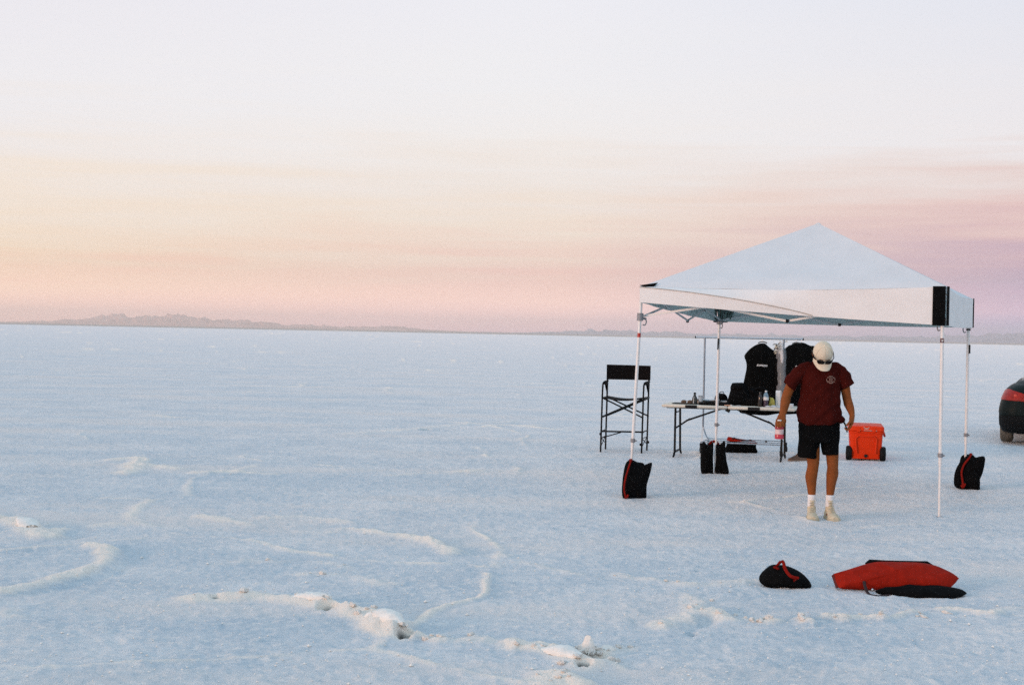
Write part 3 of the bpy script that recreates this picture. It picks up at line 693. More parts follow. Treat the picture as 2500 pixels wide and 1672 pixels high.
# the spare one, dropped flat in front of the man
t = thing('weight_bag', 'slumped black weight bag with looped red handle, left of the opened red one', 'weight bag', (1.885, 9.62, g0(1.885, 9.62)), R(-6), 'weight bags lying on the salt')
b = MB(); b.pillow([(-.178, .05), (-.16, .02), (-.10, -.005), (.0, .004), (.09, -.003), (.165, .0), (.172, .03), (.14, .075), (.09, .115), (.02, .145), (-.05, .155), (-.10, .150), (-.145, .115), (-.172, .08)], .25, noise=.014, seed=21, power=.55); b.build('bag_lobe', BLACK_F, t, True)
b = MB(); b.tube(curve([(-.07, -.06, .150), (-.055, -.075, .172), (-.038, -.08, .190), (-.024, -.085, .182), (-.014, -.095, .145), (.010, -.115, .11), (.035, -.125, .095), (.075, -.12, .088)], 5), .011, 8, flat=.005, ref=(1, 0, .3)); b.build('handle_strap', STRAP, t, True)
b = MB(); b.tube([(-.085, -.07, .148), (-.055, -.085, .14)], .016, 6, flat=.008); b.build('strap_end', STRAP, t, True)
b = MB(); b.tube([(.03, -.122, .094), (.06, -.128, .078), (.04, -.13, .07)], .013, 6, flat=.007); b.build('strap_end', STRAP, t, True)

# the unfolded one: red inside leaning up, black outside flopped on the salt
t = thing('weight_bag', 'emptied weight bag opened out, long red side up, black side on salt', 'weight bag', (2.60, 9.47, g0(2.6, 9.47)), R(3), 'weight bags lying on the salt'); t.scale = (1, 1, .88)
lean = Matrix.Rotation(R(-42), 4, 'X')
b = MB(); b.pillow([(-.402, .130), (-.404, .122), (-.398, .07), (-.388, .012), (-.382, .006), (-.28, .002), (-.1, .0), (.10, .0), (.30, .0), (.36, .012), (.41, .055), (.449, .100), (.455, .106), (.449, .114), (.41, .155), (.34, .200), (.25, .228), (.1, .238), (-.08, .236), (-.17, .218), (-.29, .172), (-.39, .135)], .135, Matrix.Translation((0, .02, .02)) @ lean, noise=.011, seed=31, power=.5, n=84)
b.build('red_panel', RED_F, t, True)
b = MB(); b.tube([(-.15, .185, .180), (-.12, .20, .196), (.0, .205, .194), (.15, .20, .192), (.27, .195, .188), (.315, .175, .165)], [(.02, .006), (.03, .012), (.02, .010), (.02, .012), (.03, .014), (.015, .006)], 8, ref=(0, 1, .4)); b.build('edge_binding', BLACK_F, t, True)
b = MB(); b.pillow([(-.17, .075), (-.08, .045), (.02, .0), (.10, -.025), (.22, -.04), (.34, -.03), (.415, .02), (.448, .075), (.42, .13), (.30, .17), (.10, .17), (-.08, .12)], .085, Matrix.Translation((-.01, -.085, .026)) @ Matrix.Rotation(R(-82), 4, 'X') @ Matrix.Translation((0, 0, -.08)), noise=.012, seed=37, power=.5); b.build('black_panel', BLACK_F, t, True)
b = MB(); b.tube(curve([(-.222, .012, .085), (-.226, -.035, .045), (-.22, -.09, .010), (-.18, -.14, .006), (-.12, -.13, .008), (-.05, -.10, .012)], 5), .011, 6, flat=.004, ref=(1, 0, 0)); b.build('handle_strap', mat('dark_webbing', (.03, .014, .014), .8), t, True)
b = MB(); b.tube([(-.385, .06, .02), (-.398, .085, .075), (-.402, .11, .105)], [(.016, .012)]*3, 6, ref=(0, 1, 0)); b.build('end_seam', mat('dark_red_nylon', (.10, .012, .010), .7), t, True)
for x_ in (-.19, .12, .155, .30):
    b = MB(); b.lathe((x_, -.075, .038), [(.006, -.003), (.008, 0), (.006, .003)], 10, axis=(.1, -.5, .8)); b.build('eyelet', mat('bright_steel', (.6, .6, .6), .3, .5, metal=.9), t, True)

# low one behind the clothes rail
t = thing('weight_bag', 'low black weight bag with red top band, under the clothes rail', 'weight bag', (3.385, 20.78, g0(3.385, 20.78)), R(-3), 'weight bags around the canopy poles')
b = MB(); b.pillow([(-.235, .0), (-.215, .12), (-.208, .20), (-.1, .19), (.1, .165), (.208, .15), (.212, .08), (.225, .0), (0, -.006)], .20, noise=.01, seed=41, power=.35); b.build('bag_lobe', BLACK_F, t, True)
b = MB(); b.pillow([(-.205, .165), (-.205, .225), (-.19, .232), (-.1, .215), (.1, .188), (.205, .175), (.208, .125), (.0, .155)], .13, Matrix.Translation((0, -.035, 0)), noise=.006, seed=43); b.build('red_band', RED_F, t, True)
b = MB(); b.tube(curve([(-.15, -.09, .20), (-.12, -.10, .222), (-.08, -.10, .205), (.0, -.10, .190), (.08, -.10, .187), (.12, -.10, .198), (.14, -.095, .175)], 4), .010, 6, flat=.008); b.build('handle_strap', mat('dark_webbing', (.03, .014, .014), .8), t, True)

# ================================================================== tall folding chair
CH_F = mat('black_chair_frame', (.0065, .0075, .0075), .6, .18, var=.2, scale=30)
CH_C = mat('black_canvas', (.0055, .004, .004), .85, .12, var=.2, scale=30, bump=.3, bscale=90)
ch = thing('folding_chair', 'tall black folding chair with canvas back beyond the pole with a red sticker', 'chair', (1.64, 20.6, 0))
def ct(name, pts, r=.0125, m=CH_F, n=8, flat=None, ref=(0, 1, .001)):
    b = MB(); b.tube(pts, r, n, flat=flat, ref=ref); return b.build(name, m, ch, True)
yf, yr = -.25, .25
XL, XR, XrL, XrR = -.325, .262, -.222, .385   # front and rear posts stand square to a slightly turned seat
ct('front_post', curve([(XL-.016, yf, -.02), (XL-.01, yf, .5), (XL-.004, yf, .93), (XL+.012, yf+.02, .985), (XL+.035, yf+.06, 1.0)], 4))
ct('front_post', curve([(XR-.016, yf, -.02), (XR-.01, yf, .5), (XR-.004, yf, .93), (XR+.012, yf+.02, .985), (XR+.035, yf+.06, 1.0)], 4))
ct('rear_post', [(XrL-.016, yr, -.02), (XrL-.01, yr, .6), (XrL-.004, yr, 1.23)])
ct('rear_post', [(XrR-.016, yr, -.02), (XrR-.01, yr, .6), (XrR-.004, yr, 1.23)])
for xa, xb in ((XL, XrL), (XR, XrR)):
    b = MB(); b.tube(curve([(xa+.01, yf+.01, .985), (xa+.03, yf+.07, 1.004), (xb-.02, yr-.05, 1.004), (xb, yr, .995)], 4), .021, 8, flat=.014, ref=(1, 0, .1)); b.build('armrest', CH_C, ch, True)
    ct('seat_rail', [(xa, yf, .770), (xb, yr, .775)], .012)
    ct('side_rail', [(xa-.006, yf, .30), (xb-.01, yr, .295)], .010)
    b = MB(); b.pillow([(-.25, 0), (-.25, -.02), (.1, -.03), (.25, -.21), (.26, -.1), (.25, 0)], .03, Matrix.Translation(((xa+xb)/2, 0, .995)) @ Matrix.Rotation(math.atan2(yr-yf, xb-xa), 4, 'Z'), n=24); b.build('arm_pocket', CH_C, ch, True)
    ct('lower_brace', [(xa-.008, yf, .20), (xb-.012, yr, .09)], .006); ct('lower_brace', [(xa-.010, yf, .09), (xb-.010, yr, .22)], .006)
    ct('lower_brace', [(xa-.008, yf, .205), (xb-.010, yr, .205)], .006)
# canvas back, wrapped on the rear posts
rs = []
for k in range(13):
    u = k/12; x_ = XrL-.022+(XrR+.022-XrL+.014)*u; y_ = yr-.012+.045*math.sin(math.pi*u); zt, zb = 1.245-.006*u, 1.027
    rs.append([Vector((x_, y_-.008, zb)), Vector((x_, y_-.008, zt)), Vector((x_, y_+.012, zt)), Vector((x_, y_+.012, zb))])
b = MB(); b.rings(rs); b.build('back_canvas', CH_C, ch)
rs = []
for k in range(13):
    u = k/12; sg = -.035*math.sin(math.pi*u); xa = XL+(XR-XL)*u; xb = XrL+(XrR-XrL)*u
    rs.append([Vector((xa, yf, .775+sg)), Vector((xb, yr, .780+sg)), Vector((xb, yr, .790+sg)), Vector((xa, yf, .787+sg))])
b = MB(); b.rings(rs); b.build('seat_canvas', CH_C, ch)
ct('cross_brace', [(XL-.01, yf+.015, .50), (XR-.02, yf+.02, .765)], .014); ct('cross_brace', [(XrL, yr-.015, .50), (XrR-.01, yr-.02, .765)], .012)
ct('cross_brace', [(XL+.02, yf+.045, .765), (XR, yf+.035, .50)], .011); ct('cross_brace', [(XrL+.01, yr-.04, .765), (XrR, yr-.035, .50)], .011)
b = MB(); b.box((-.035, yf-.05, .303), (.60, .10, .018)); b.build('footrest', CH_F, ch)
ct('footrest_brace', [(XL-.01, yf-.01, .205), (-.06, yf-.05, .292)], .008)
for x_, y_, z_ in ((XL-.02, yf, .26), (XR-.03, yf, .12), (XrR-.0, yr, .12)):
    b = MB(); b.box((x_, y_, z_), (.035, .03, .035), bev=.006); b.build('joint_knob', DARKP, ch)

# ================================================================== folding table
TOP = mat('cream_table_top', (.66, .60, .50), .5, .35, var=.06, scale=20)
TL = mat('dark_table_leg', (.0085, .0095, .0095), .6, .2, var=.2)
tb = thing('folding_table', 'long cream folding table with black folding legs and cluttered top', 'table', (3.07, 19.85, 0), R(-16))
for sgn in (-1, 1):
    b = MB(); b.box((sgn*.4585, 0, .713), (.912, .70, .044), bev=.014); half = b.build('table_half', TOP, tb, True)
def tt(name, pts, r, m=TL, n=8, par=tb):
    b = MB(); b.tube(pts, r, n); return b.build(name, m, par, True)
for sgn in (-1, 1):
    xl = sgn*.735
    for y_ in (-.235, .235):
        lg = tt('leg', [(xl-.006, y_*.85, .69), (xl, y_, .06)], .0155)
    b = MB(); b.tube(curve([(xl, -.335, .012), (xl, -.29, .03), (xl, -.24, .065), (xl, 0, .072), (xl, .24, .065), (xl, .29, .03), (xl, .335, .012)], 4), .015, 8); b.build('foot_bar', TL, tb, True)
    tt('leg_crossbar', [(xl, -.2, .62), (xl, .2, .62)], .009)
    for y_ in (-.17,):
        tt('leg_brace', [(xl, y_, .40), (xl-sgn*.18, y_, .525)], .012); tt('leg_brace', [(xl-sgn*.16, y_, .512), (xl-sgn*.62, y_, .684)], .013)
        b = MB(); b.box((xl-sgn*.17, y_, .518), (.07, .024, .022), Euler((0, sgn*.5, 0))); b.build('brace_lock', TL, tb)
for s_ in (-.50, .36):
    b = MB(); b.box((s_, -.351, .710), (.165, .012, .046), bev=.005); b.build('edge_latch', DARKP, tb)
b = MB(); b.box((.0, -.30, .672), (.06, .05, .035), Euler((0, .5, 0))); b.build('fold_hinge', TL, tb)
b = MB(); b.box((0, .0, .686), (1.70, .60, .012)); b.build('under_frame', TL, tb)

tc_, ts_ = math.cos(R(-16)), math.sin(R(-16))
def ontable(s, d=0.0, z=.7355): return Vector((3.07+tc_*s-ts_*d, 19.85+ts_*s+tc_*d, z))
TR = R(-16)
GLASSY = mat('dark_lens', (.015, .012, .010), .12, .6, var=.1)
AMBER = mat('brown_tinted_lens', (.10, .06, .035), .15, .6, var=.2)
PAPER = mat('white_paper', (.72, .71, .69), .7, .2, var=.05)
GREYB = mat('pale_grey_box', (.40, .43, .45), .6, .3, var=.1)

t = thing('tray', 'thin flat black tray at the left end of the cream table', 'tray', ontable(-.62, -.1), TR)
b = MB(); b.rings([[Vector((x*w, y*h, z)) for x, y in ((-1, -1), (1, -1), (1, 1), (-1, 1))] for w, h, z in ((.16, .12, 0), (.175, .135, .010), (.168, .128, .010), (.155, .115, .003))]); b.build('tray_body', DARKP, t)
t = thing('sunglasses', 'brown tinted sunglasses lying open on the black tray at the table end', 'sunglasses', ontable(-.585, -.19, .747), TR+R(8))
for s_ in (-1, 1):
    b = MB(); b.pillow([(-.032, .0), (-.036, .020), (-.022, .040), (.010, .044), (.034, .03), (.034, .008), (.01, -.004)], .007, Matrix.Translation((s_*.042, 0, .004)), n=20); b.build('lens', AMBER, t, True)
    b = MB(); b.tube([(s_*.078, 0, .03), (s_*.082, .07, .022), (s_*.076, .13, .005)], .004, 5); b.build('temple', DARKP, t, True)
b = MB(); b.tube(curve([(-.014, -.004, .03), (0, -.006, .036), (.014, -.004, .03)], 3), .003, 5); b.build('bridge', DARKP, t, True)
t = thing('paper_stack', 'small stack of white papers behind the brown sunglasses', 'papers', ontable(-.47, .12), TR+R(6))
for k in range(4):
    b = MB(); b.box((.004*(k % 2), .003*k, .008+.013*k), (.21-.01*k, .16, .011), Euler((0, 0, .05*k))); b.build('sheet_bundle', PAPER, t)
t = thing('jar', 'tall dark glass jar standing left of the far pole on the table', 'jar', ontable(-.475, -.2), TR)
b = MB(); b.lathe((0, 0, 0), [(.026, 0), (.036, .004), (.038, .06), (.034, .095), (.020, .12), (.015, .150), (.012, .155), (.010, .12)], 14); b.build('jar_body', mat('smoked_glass', (.05, .055, .05), .08, .6, trans=.55, var=.4, scale=40), t, True)
b = MB(); b.lathe((0, 0, .15), [(.015, 0), (.018, .002), (.018, .012), (.012, .018)], 12); b.build('jar_lid', DARKP, t, True)
b = MB(); b.tube([(-.012, -.037, .02), (-.008, -.036, .08), (-.005, -.028, .11)], .004, 5); b.build('label_strip', PAPER, t, True)
t = thing('tumbler', 'clear plastic tumbler just right of the dark glass jar', 'tumbler', ontable(-.40, -.16), TR)
b = MB(); b.lathe((0, 0, 0), [(.022, 0), (.024, .003), (.032, .118), (.034, .122), (.031, .122), (.023, .008)], 16); b.build('cup', mat('clear_plastic', (.75, .78, .8), .1, .5, trans=.85, var=.05), t, True)
b = MB(); b.lathe((0, 0, .118), [(.035, 0), (.036, .004), (.030, .009), (.012, .010)], 16); b.build('cup_lid', mat('clear_plastic', (.75, .78, .8)), t, True)
t = thing('folder', 'dark ring folder lying open with pale pages, beside the far pole on the table', 'folder', ontable(-.31, .05), TR)
for s_ in (-1, 1):
    b = MB(); b.box((s_*.088, 0, .052), (.172, .24, .008), Euler((0, -s_*.12, 0))); b.build('cover', DARKP, t)
    b = MB(); b.box((s_*.082, 0, .062), (.150, .22, .010), Euler((0, -s_*.12, 0))); b.build('pages', GREYB, t)
b = MB(); b.box((0, 0, .021), (.24, .2, .042)); b.build('book_block', PAPER, t)
t = thing('cloth_case', 'long flat black cloth case lying along the front edge of the table', 'case', ontable(-.19, -.24), TR)
b = MB(); b.pillow([(-.21, 0), (-.215, .03), (-.15, .045), (.0, .05), (.15, .046), (.225, .03), (.22, 0), (0, -.002)], .13, noise=.004, seed=3, power=.3); b.build('case_body', BLACK_F, t, True)
b = MB(); b.box((.0, -.066, .028), (.40, .004, .006)); b.build('zip', DARKP, t)
t = thing('flat_box', 'flat pale box between the far pole and the black camera bag', 'box', ontable(-.14, .08), TR+R(4))
b = MB(); b.box((0, 0, .02), (.20, .14, .04), bev=.004); b.build('box_base', PAPER, t); b = MB(); b.box((0, 0, .049), (.206, .146, .017), bev=.004); b.build('box_lid', GREYB, t)
t = thing('soft_pouch', 'rounded small black pouch right of the far pole on the table', 'pouch', ontable(-.14, .06, .794), TR); t.scale = (1.15, 1, 1.2)
b = MB(); b.pillow([(-.075, 0), (-.08, .035), (-.055, .07), (0, .082), (.05, .07), (.075, .035), (.07, 0), (0, -.003)], .11, noise=.004, seed=5); b.build('pouch_body', BLACK_F, t, True)
b = MB(); b.tube(curve([(-.03, 0, .075), (-.01, 0, .098), (.02, 0, .098), (.035, 0, .072)], 4), .005, 6); b.build('loop', BLACK_F, t, True)
t = thing('camera_bag', 'bulky black camera bag with shoulder strap, largest thing on the table', 'bag', ontable(.12, .02), TR); t.scale = (1.08, 1, 1.10)
b = MB(); b.pillow([(-.165, 0), (-.15, .08), (-.125, .17), (-.11, .255), (-.09, .268), (.04, .272), (.075, .255), (.11, .20), (.15, .12), (.19, .06), (.2, 0), (0, -.004)], .26, noise=.008, seed=9, power=.3, n=72); b.build('bag_body', BLACK_F, t, True)
b = MB(); b.pillow([(-.115, .20), (-.105, .268), (-.08, .282), (.04, .286), (.07, .262), (.075, .2), (0, .19)], .28, noise=.004, seed=10, power=.3); b.build('bag_flap', BLACK_F, t, True)
b = MB(); b.tube(curve([(.05, -.02, .272), (.11, -.05, .222), (.16, -.06, .178), (.21, -.05, .15), (.27, -.03, .155), (.31, .0, .11)], 5), .017, 8, flat=.008, ref=(0, .3, 1)); b.build('shoulder_strap', BLACK_F, t, True)
b = MB(); b.pillow([(-.10, .03), (-.10, .14), (.06, .14), (.08, .03)], .07, Matrix.Translation((0, -.11, 0)), n=32, power=.35); b.build('front_pocket', BLACK_F, t, True)
t = thing('crumpled_jacket', 'heap of crumpled black clothing on the table below the left garment bag', 'jacket', ontable(.35, .06), TR); t.scale = (1.12, 1, 1.25)
for k, (x_, y_, w_, h_, th) in enumerate(((-.06, 0, .26, .19, .24), (.07, -.02, .24, .155, .22), (.0, -.1, .30, .10, .18))):
    b = MB(); b.pillow([(-w_/2, 0), (-w_*.47, h_*.6), (-w_*.2, h_*.95), (w_*.12, h_), (w_*.4, h_*.7), (w_/2, 0), (0, -.003)], th, Matrix.Translation((x_, y_, 0)), noise=.018, seed=50+k, power=.45); b.build('cloth_fold', BLACK_F, t, True)
b = MB(); b.tube(curve([(-.02, -.02, .178), (.05, -.06, .196), (.12, -.06, .172), (.17, -.05, .11)], 4), (.030), 8, flat=.018); b.build('sleeve', BLACK_F, t, True)
t = thing('marker_pen', 'small orange-tipped pen lying at the front edge before the camera bag', 'pen', ontable(.0, -.31), TR+R(15))
b = MB(); b.tube([(-.045, 0, .009), (.035, 0, .009)], .008, 8); b.build('pen_barrel', mat('pale_orange_plastic', (.62, .33, .20), .4), t, True)
b = MB(); b.tube([(.035, 0, .009), (.06, 0, .009)], [.009, .008], 8); b.build('pen_cap', PAPER, t, True)
t = thing('key_bunch', 'small bunch of grey keys on the table front edge before the camera bag', 'keys', ontable(.13, -.30), TR)
b = MB(); b.lathe((0, 0, .008), [(.014, -.002), (.017, 0), (.014, .002)], 12); b.build('ring', GREYB, t, True)
for k in range(3):
    b = MB(); b.box((.03*math.cos(k*.6), .03*math.sin(k*.6-.5), .007+.003*k), (.05, .014, .004), Euler((0, 0, k*.6-.3))); b.build('key', GREYB, t)
t = thing('dark_bottle', 'slim dark brown bottle standing left of the water bottle', 'bottle', ontable(.43, -.22), TR)
b = MB(); b.lathe((0, 0, 0), [(.028, 0), (.032, .004), (.032, .125), (.026, .15), (.014, .168), (.013, .18)], 14); b.build('bottle_body', mat('dark_brown_glass', (.025, .016, .012), .12, .6), t, True)
b = MB(); b.lathe((0, 0, .178), [(.014, 0), (.016, .002), (.016, .02), (.012, .024)], 12); b.build('bottle_cap', mat('dark_brown_glass', (0, 0, 0)), t, True)
t = thing('water_bottle', 'clear blue-topped plastic bottle with white label and dark drink', 'bottle', ontable(.505, -.2), TR)
b = MB(); b.lathe((0, 0, 0), [(.032, 0), (.036, .004), (.034, .05), (.036, .115)], 16); b.build('drink', mat('dark_purple_drink', (.055, .035, .055), .2, .5), t, True)
b = MB(); b.lathe((0, 0, .115), [(.036, 0), (.037, .02), (.034, .045), (.024, .068), (.013, .082), (.013, .092)], 16); b.build('bottle_shoulder', mat('pale_blue_plastic', (.30, .47, .58), .15, .5, trans=.5), t, True)
b = MB(); b.lathe((0, 0, .205), [(.014, 0), (.016, .001), (.016, .017), (.013, .019)], 12); b.build('bottle_cap', PAPER, t, True)
b = MB(); b.lathe((0, 0, .092), [(.0368, 0), (.0375, .001), (.0378, .042), (.037, .043)], 16); b.build('bottle_label', PAPER, t, True)
t = thing('snack_packet', 'yellow snack packet leaning right of the water bottle', 'packet', ontable(.58, -.14), TR+R(20))
b = MB(); b.pillow([(-.04, 0), (-.042, .06), (-.035, .115), (-.005, .125), (.025, .09), (.04, .0)], .04, Matrix.Rotation(R(8), 4, 'Y'), noise=.003, seed=3, n=28); b.build('packet_body', mat('yellow_film', (.42, .36, .06), .4, .5, var=.3, scale=30), t, True)
b = MB(); b.box((-.01, 0, .12), (.04, .004, .016), Euler((0, .2, 0))); b.build('packet_seal', mat('yellow_film', (0, 0, 0)), t)
t = thing('white_carton', 'narrow upright white carton near the arm holding the pink bottle', 'carton', ontable(.655, -.05), TR)
b = MB(); b.box((0, 0, .095), (.06, .06, .19), bev=.004); b.build('carton_body', PAPER, t); b = MB(); b.rings([[Vector((x*.03, y*w, z)) for x, y in ((-1, -1), (1, -1), (1, 1), (-1, 1))] for w, z in ((.03, .19), (.004, .225))]); b.build('carton_top', PAPER, t)
t = thing('plastic_wrap', 'crumpled clear plastic wrap lying below the yellow snack packet', 'wrapping', ontable(.62, -.27), TR)
for k, (x_, w_, h_) in enumerate(((-.03, .16, .032), (.05, .13, .026))):
    b = MB(); b.pillow([(-w_/2, 0), (-w_*.4, h_*.8), (-w_*.1, h_*.6), (w_*.15, h_), (w_*.45, h_*.5), (w_/2, 0)], .10, Matrix.Translation((x_, -.02*k, 0)), noise=.006, seed=70+k, n=36); b.build('wrap_fold', mat('milky_plastic', (.70, .73, .76), .25, .5, trans=.35), t, True)
t = thing('folded_towel', 'folded white towel at the right end of the table beside the man', 'towel', ontable(.79, -.12), TR)
for k in range(3):
    b = MB(); b.box((.004*k, 0, .009+.016*k), (.17-.012*k, .15, .015), bev=.006); b.build('towel_fold', PAPER, t, True)

# ================================================================== clothes rail
CHROME = mat('chromed_tube', (.55, .57, .60), .22, .6, metal=.85, var=.08)
STEEL = mat('blue_grey_tube', (.22, .27, .32), .35, .5, metal=.5, var=.1)
rk = thing('clothes_rail', 'chrome rolling clothes rail with castors standing behind the folding table', 'clothes rail', (3.373, 20.685, 0), R(-15.8))
def rr(name, pts, r, m=CHROME, n=8, par=rk):
    b = MB(); b.tube(pts, r, n); return b.build(name, m, par, True)
L_, R_ = -.57, .57
rr('hanging_rail', [(-.70, 0, 1.672), (.84, 0, 1.672)], .0125)
rr('upright', [(L_, 0, .345), (L_, 0, 1.665)], .014, STEEL); rr('upright', [(R_, 0, .345), (R_, 0, 1.665)], .014, STEEL)
LIT_TUBE = mat('sunset_lit_tube', (.86, .66, .56), .2, .6, metal=.9, var=.05)  # sunset light on the left front strut put into the tube colour
for x_ in (L_, R_):
    for s_ in (-1, 1):
        rr('end_strut', curve([(x_, 0, .36), (x_+.005, s_*.05, .33), (x_+.02, s_*.22, .215), (x_+.03, s_*.37, .165)], 4), .011, LIT_TUBE if x_ == L_ and s_ < 0 else CHROME)
    rr('base_end', [(x_+.03, -.40, .165), (x_+.03, .40, .165)], .011)
for y_ in (-.385, .0, .385): rr('base_bar', [(L_+.03, y_, .168), (R_+.03, y_, .168)], .0095)
for x_ in (L_+.03, R_+.03):
    for y_ in (-.39, .39):
        b = MB(); b.box((x_, y_, .128), (.034, .03, .05), bev=.006); c_ = b.build('castor', DARKP, rk)
        b = MB(); b.lathe((x_, y_+.012, .052), [(.03, -.014), (.05, -.012), (.054, 0), (.05, .012), (.03, .014)], 18, axis=(1, .35, 0)); b.build('castor_wheel', DARKP, c_, True)
        b = MB(); b.tube([(x_, y_, .15), (x_, y_, .175)], .009, 6); b.build('castor_stem', CHROME, c_, True)
rr('rail_end_cap', [(.84, 0, 1.672), (.855, 0, 1.672)], .016, DARKP); rr('rail_end_cap', [(-.715, 0, 1.672), (-.70, 0, 1.672)], .016, DARKP)
b = MB(); b.box((.35, -.0, .182), (.03, .02, .02)); b.build('bar_clip', DARKP, rk)

GARM = mat('black_garment_bag_cloth', (.0038, .004, .004), .9, .04, var=.3, scale=8, bump=.6, bscale=16)
INK = mat('white_print', (.62, .62, .60), .7, .1, var=.05)
def printed(word, size, bold=.0015, shear=.25, face_z=None):
    cu = bpy.data.curves.new('print', 'FONT'); cu.body = word; cu.size = size; cu.align_x = 'CENTER'; cu.align_y = 'CENTER'; cu.shear = shear; cu.offset = bold; cu.extrude = .0008
    o = bpy.data.objects.new('print', cu); COL.objects.link(o); dg = bpy.context.evaluated_depsgraph_get(); dg.update()
    me = bpy.data.meshes.new_from_object(o.evaluated_get(dg)); bpy.data.objects.remove(o); return me
def garment_bag(label, s, y_off, rz, outl, hook_x, txt, thick, seed):
    w = rk.matrix_basis @ Vector((s, y_off, 0)); t = thing('garment_bag', label, 'garment bag', (w.x, w.y, 0), rz, 'garment bags hanging on the clothes rail')
    b = MB(); b.pillow(outl, thick, noise=.010, seed=seed, power=.32, n=90); body = b.build('bag_body', GARM, t, True)
    for dx in hook_x:
        b = MB(); b.tube(curve([(dx, 0, 1.59), (dx, 0, 1.655), (dx, .004, 1.675), (dx, .02, 1.690), (dx, .04, 1.688), (dx, .052, 1.665)], 4), .0035, 6); b.build('hanger_hook', CHROME, t, True)
    b = MB(); b.tube(curve([(hook_x[0]-.06, -.012, 1.604), (hook_x[0]-.02, -.012, 1.622), (hook_x[0]+.03, -.012, 1.622), (hook_x[0]+.07, -.012, 1.604)], 4), .007, 6, flat=.01); b.build('neck_binding', mat('grey_binding', (.10, .11, .11), .7), t, True)
    me = printed('EXPRESS', .034); me.materials.append(INK)
    bm = bmesh.new(); bm.from_mesh(body.data); bv = BVHTree.FromBMesh(bm); bm.free()
    for v in me.vertices:
        x_, z_ = txt[0]+v.co.x*1.18, txt[1]+v.co.y-.05*v.co.x
        hit = bv.ray_cast(Vector((x_, -1, z_)), Vector((0, 1, 0)))[0]; v.co = Vector((x_, (hit.y if hit else -.06)-.003-v.co.z, z_))
    o = bpy.data.objects.new('printed_word', me); COL.objects.link(o); o.parent = t
    # front zip
    rs = []; b = MB(); pts = []
    for k in range(24):
        z_ = 1.56-.9*k/23; hit = bv.ray_cast(Vector((.06, -1, z_)), Vector((0, 1, 0)))[0]
        if hit: pts.append((.06, hit.y-.001, z_))
    b.tube(pts, .003, 4); b.build('zip', mat('zip_tape', (.006, .006, .0062), .7, .1), t, True)
    return t
garment_bag('long black garment bag fully in view left of the man, EXPRESS printed in white', .20, -.05, R(-10),
    [(.066, 1.604), (.0, 1.588), (-.086, 1.536), (-.15, 1.47), (-.186, 1.41), (-.172, 1.37), (-.155, 1.32), (-.150, 1.234), (-.182, 1.056), (-.219, .848), (-.245, .611), (-.10, .575), (.10, .562), (.22, .575), (.39, .652), (.382, 1.0), (.378, 1.243), (.355, 1.40), (.265, 1.478), (.155, 1.559), (.113, 1.599)],
    [.068], (.070, 1.282), .17, 61)
garment_bag('black garment bag partly hidden behind the man in the cap, EXPRESS printed in white', .80, -.055, R(-12),
    [(.003, 1.627), (-.062, 1.622), (-.115, 1.592), (-.15, 1.582), (-.215, 1.525), (-.295, 1.445), (-.345, 1.36), (-.352, 1.245), (-.345, .952), (-.31, .62), (0, .60), (.2, .605), (.225, .9), (.222, 1.255), (.215, 1.50), (.222, 1.577), (.15, 1.583), (.068, 1.620)],
    [-.045, .03], (.02, 1.277), .17, 67)
# clear garment cover with feathers between the two black ones
w = rk.matrix_basis @ Vector((.515, .01, 0)); t = thing('clear_garment_cover', 'clear plastic garment cover with pale feathers, between the two black garment bags', 'garment cover', (w.x, w.y, 0), R(-84))
CLEAR = mat('thin_clear_plastic', (.86, .87, .89), .12, .5, var=.03, alpha=.22)
b = MB(); b.pillow([(0, 1.63), (-.10, 1.60), (-.19, 1.50), (-.20, 1.2), (-.21, .66), (0, .64), (.21, .66), (.20, 1.2), (.19, 1.50), (.10, 1.60)], .15, noise=.012, seed=71, power=.3, n=60); b.build('plastic_sleeve', CLEAR, t, True)
b = MB(); b.tube(curve([(0, 0, 1.58), (0, 0, 1.655), (.004, 0, 1.675), (.02, 0, 1.69), (.04, 0, 1.688), (.052, 0, 1.665)], 4), .0035, 6); b.build('hanger_hook', CHROME, t, True)
b = MB(); b.pillow([(0, 1.575), (-.09, 1.54), (-.16, 1.44), (-.15, 1.1), (-.17, .70), (0, .69), (.17, .70), (.15, 1.1), (.16, 1.44), (.09, 1.54)], .085, noise=.012, seed=73, power=.35, n=60); b.build('pale_garment', mat('pale_satin', (.52, .50, .49), .45, .4, var=.25, scale=12, bump=.4, bscale=25), t, True)
fm = [mat('cream_feather', (.62, .57, .45), .8, .2), mat('black_tipped_feather', (.06, .055, .05), .8, .2)]
rn = random.Random(8)
fe = [MB(), MB()]
for k in range(170):
    a = rn.uniform(0, 6.28); zc = 1.50+rn.gauss(0, .05); p0 = Vector((rn.gauss(0, .05), rn.gauss(-.02, .03), zc)); d = Vector((math.cos(a), math.sin(a)*.8, rn.uniform(-.5, .7))).normalized(); l = rn.uniform(.03, .075)
    sd_ = d.cross(Vector((rn.random(), rn.random(), rn.random()))).normalized()*.005
    p1 = p0+d*l*.6; p2 = p0+d*l+Vector((0, 0, -l*.3))
    fe[0 if rn.random() < .68 else 1].add([p0-sd_, p0+sd_, p1+sd_*1.8, p2, p1-sd_*1.8], [(0, 1, 2, 4), (4, 2, 3)])
for q, m_ in zip(fe, fm):
    o = finish('feathers', q.v, q.f, m_, t); o['kind'] = 'stuff'

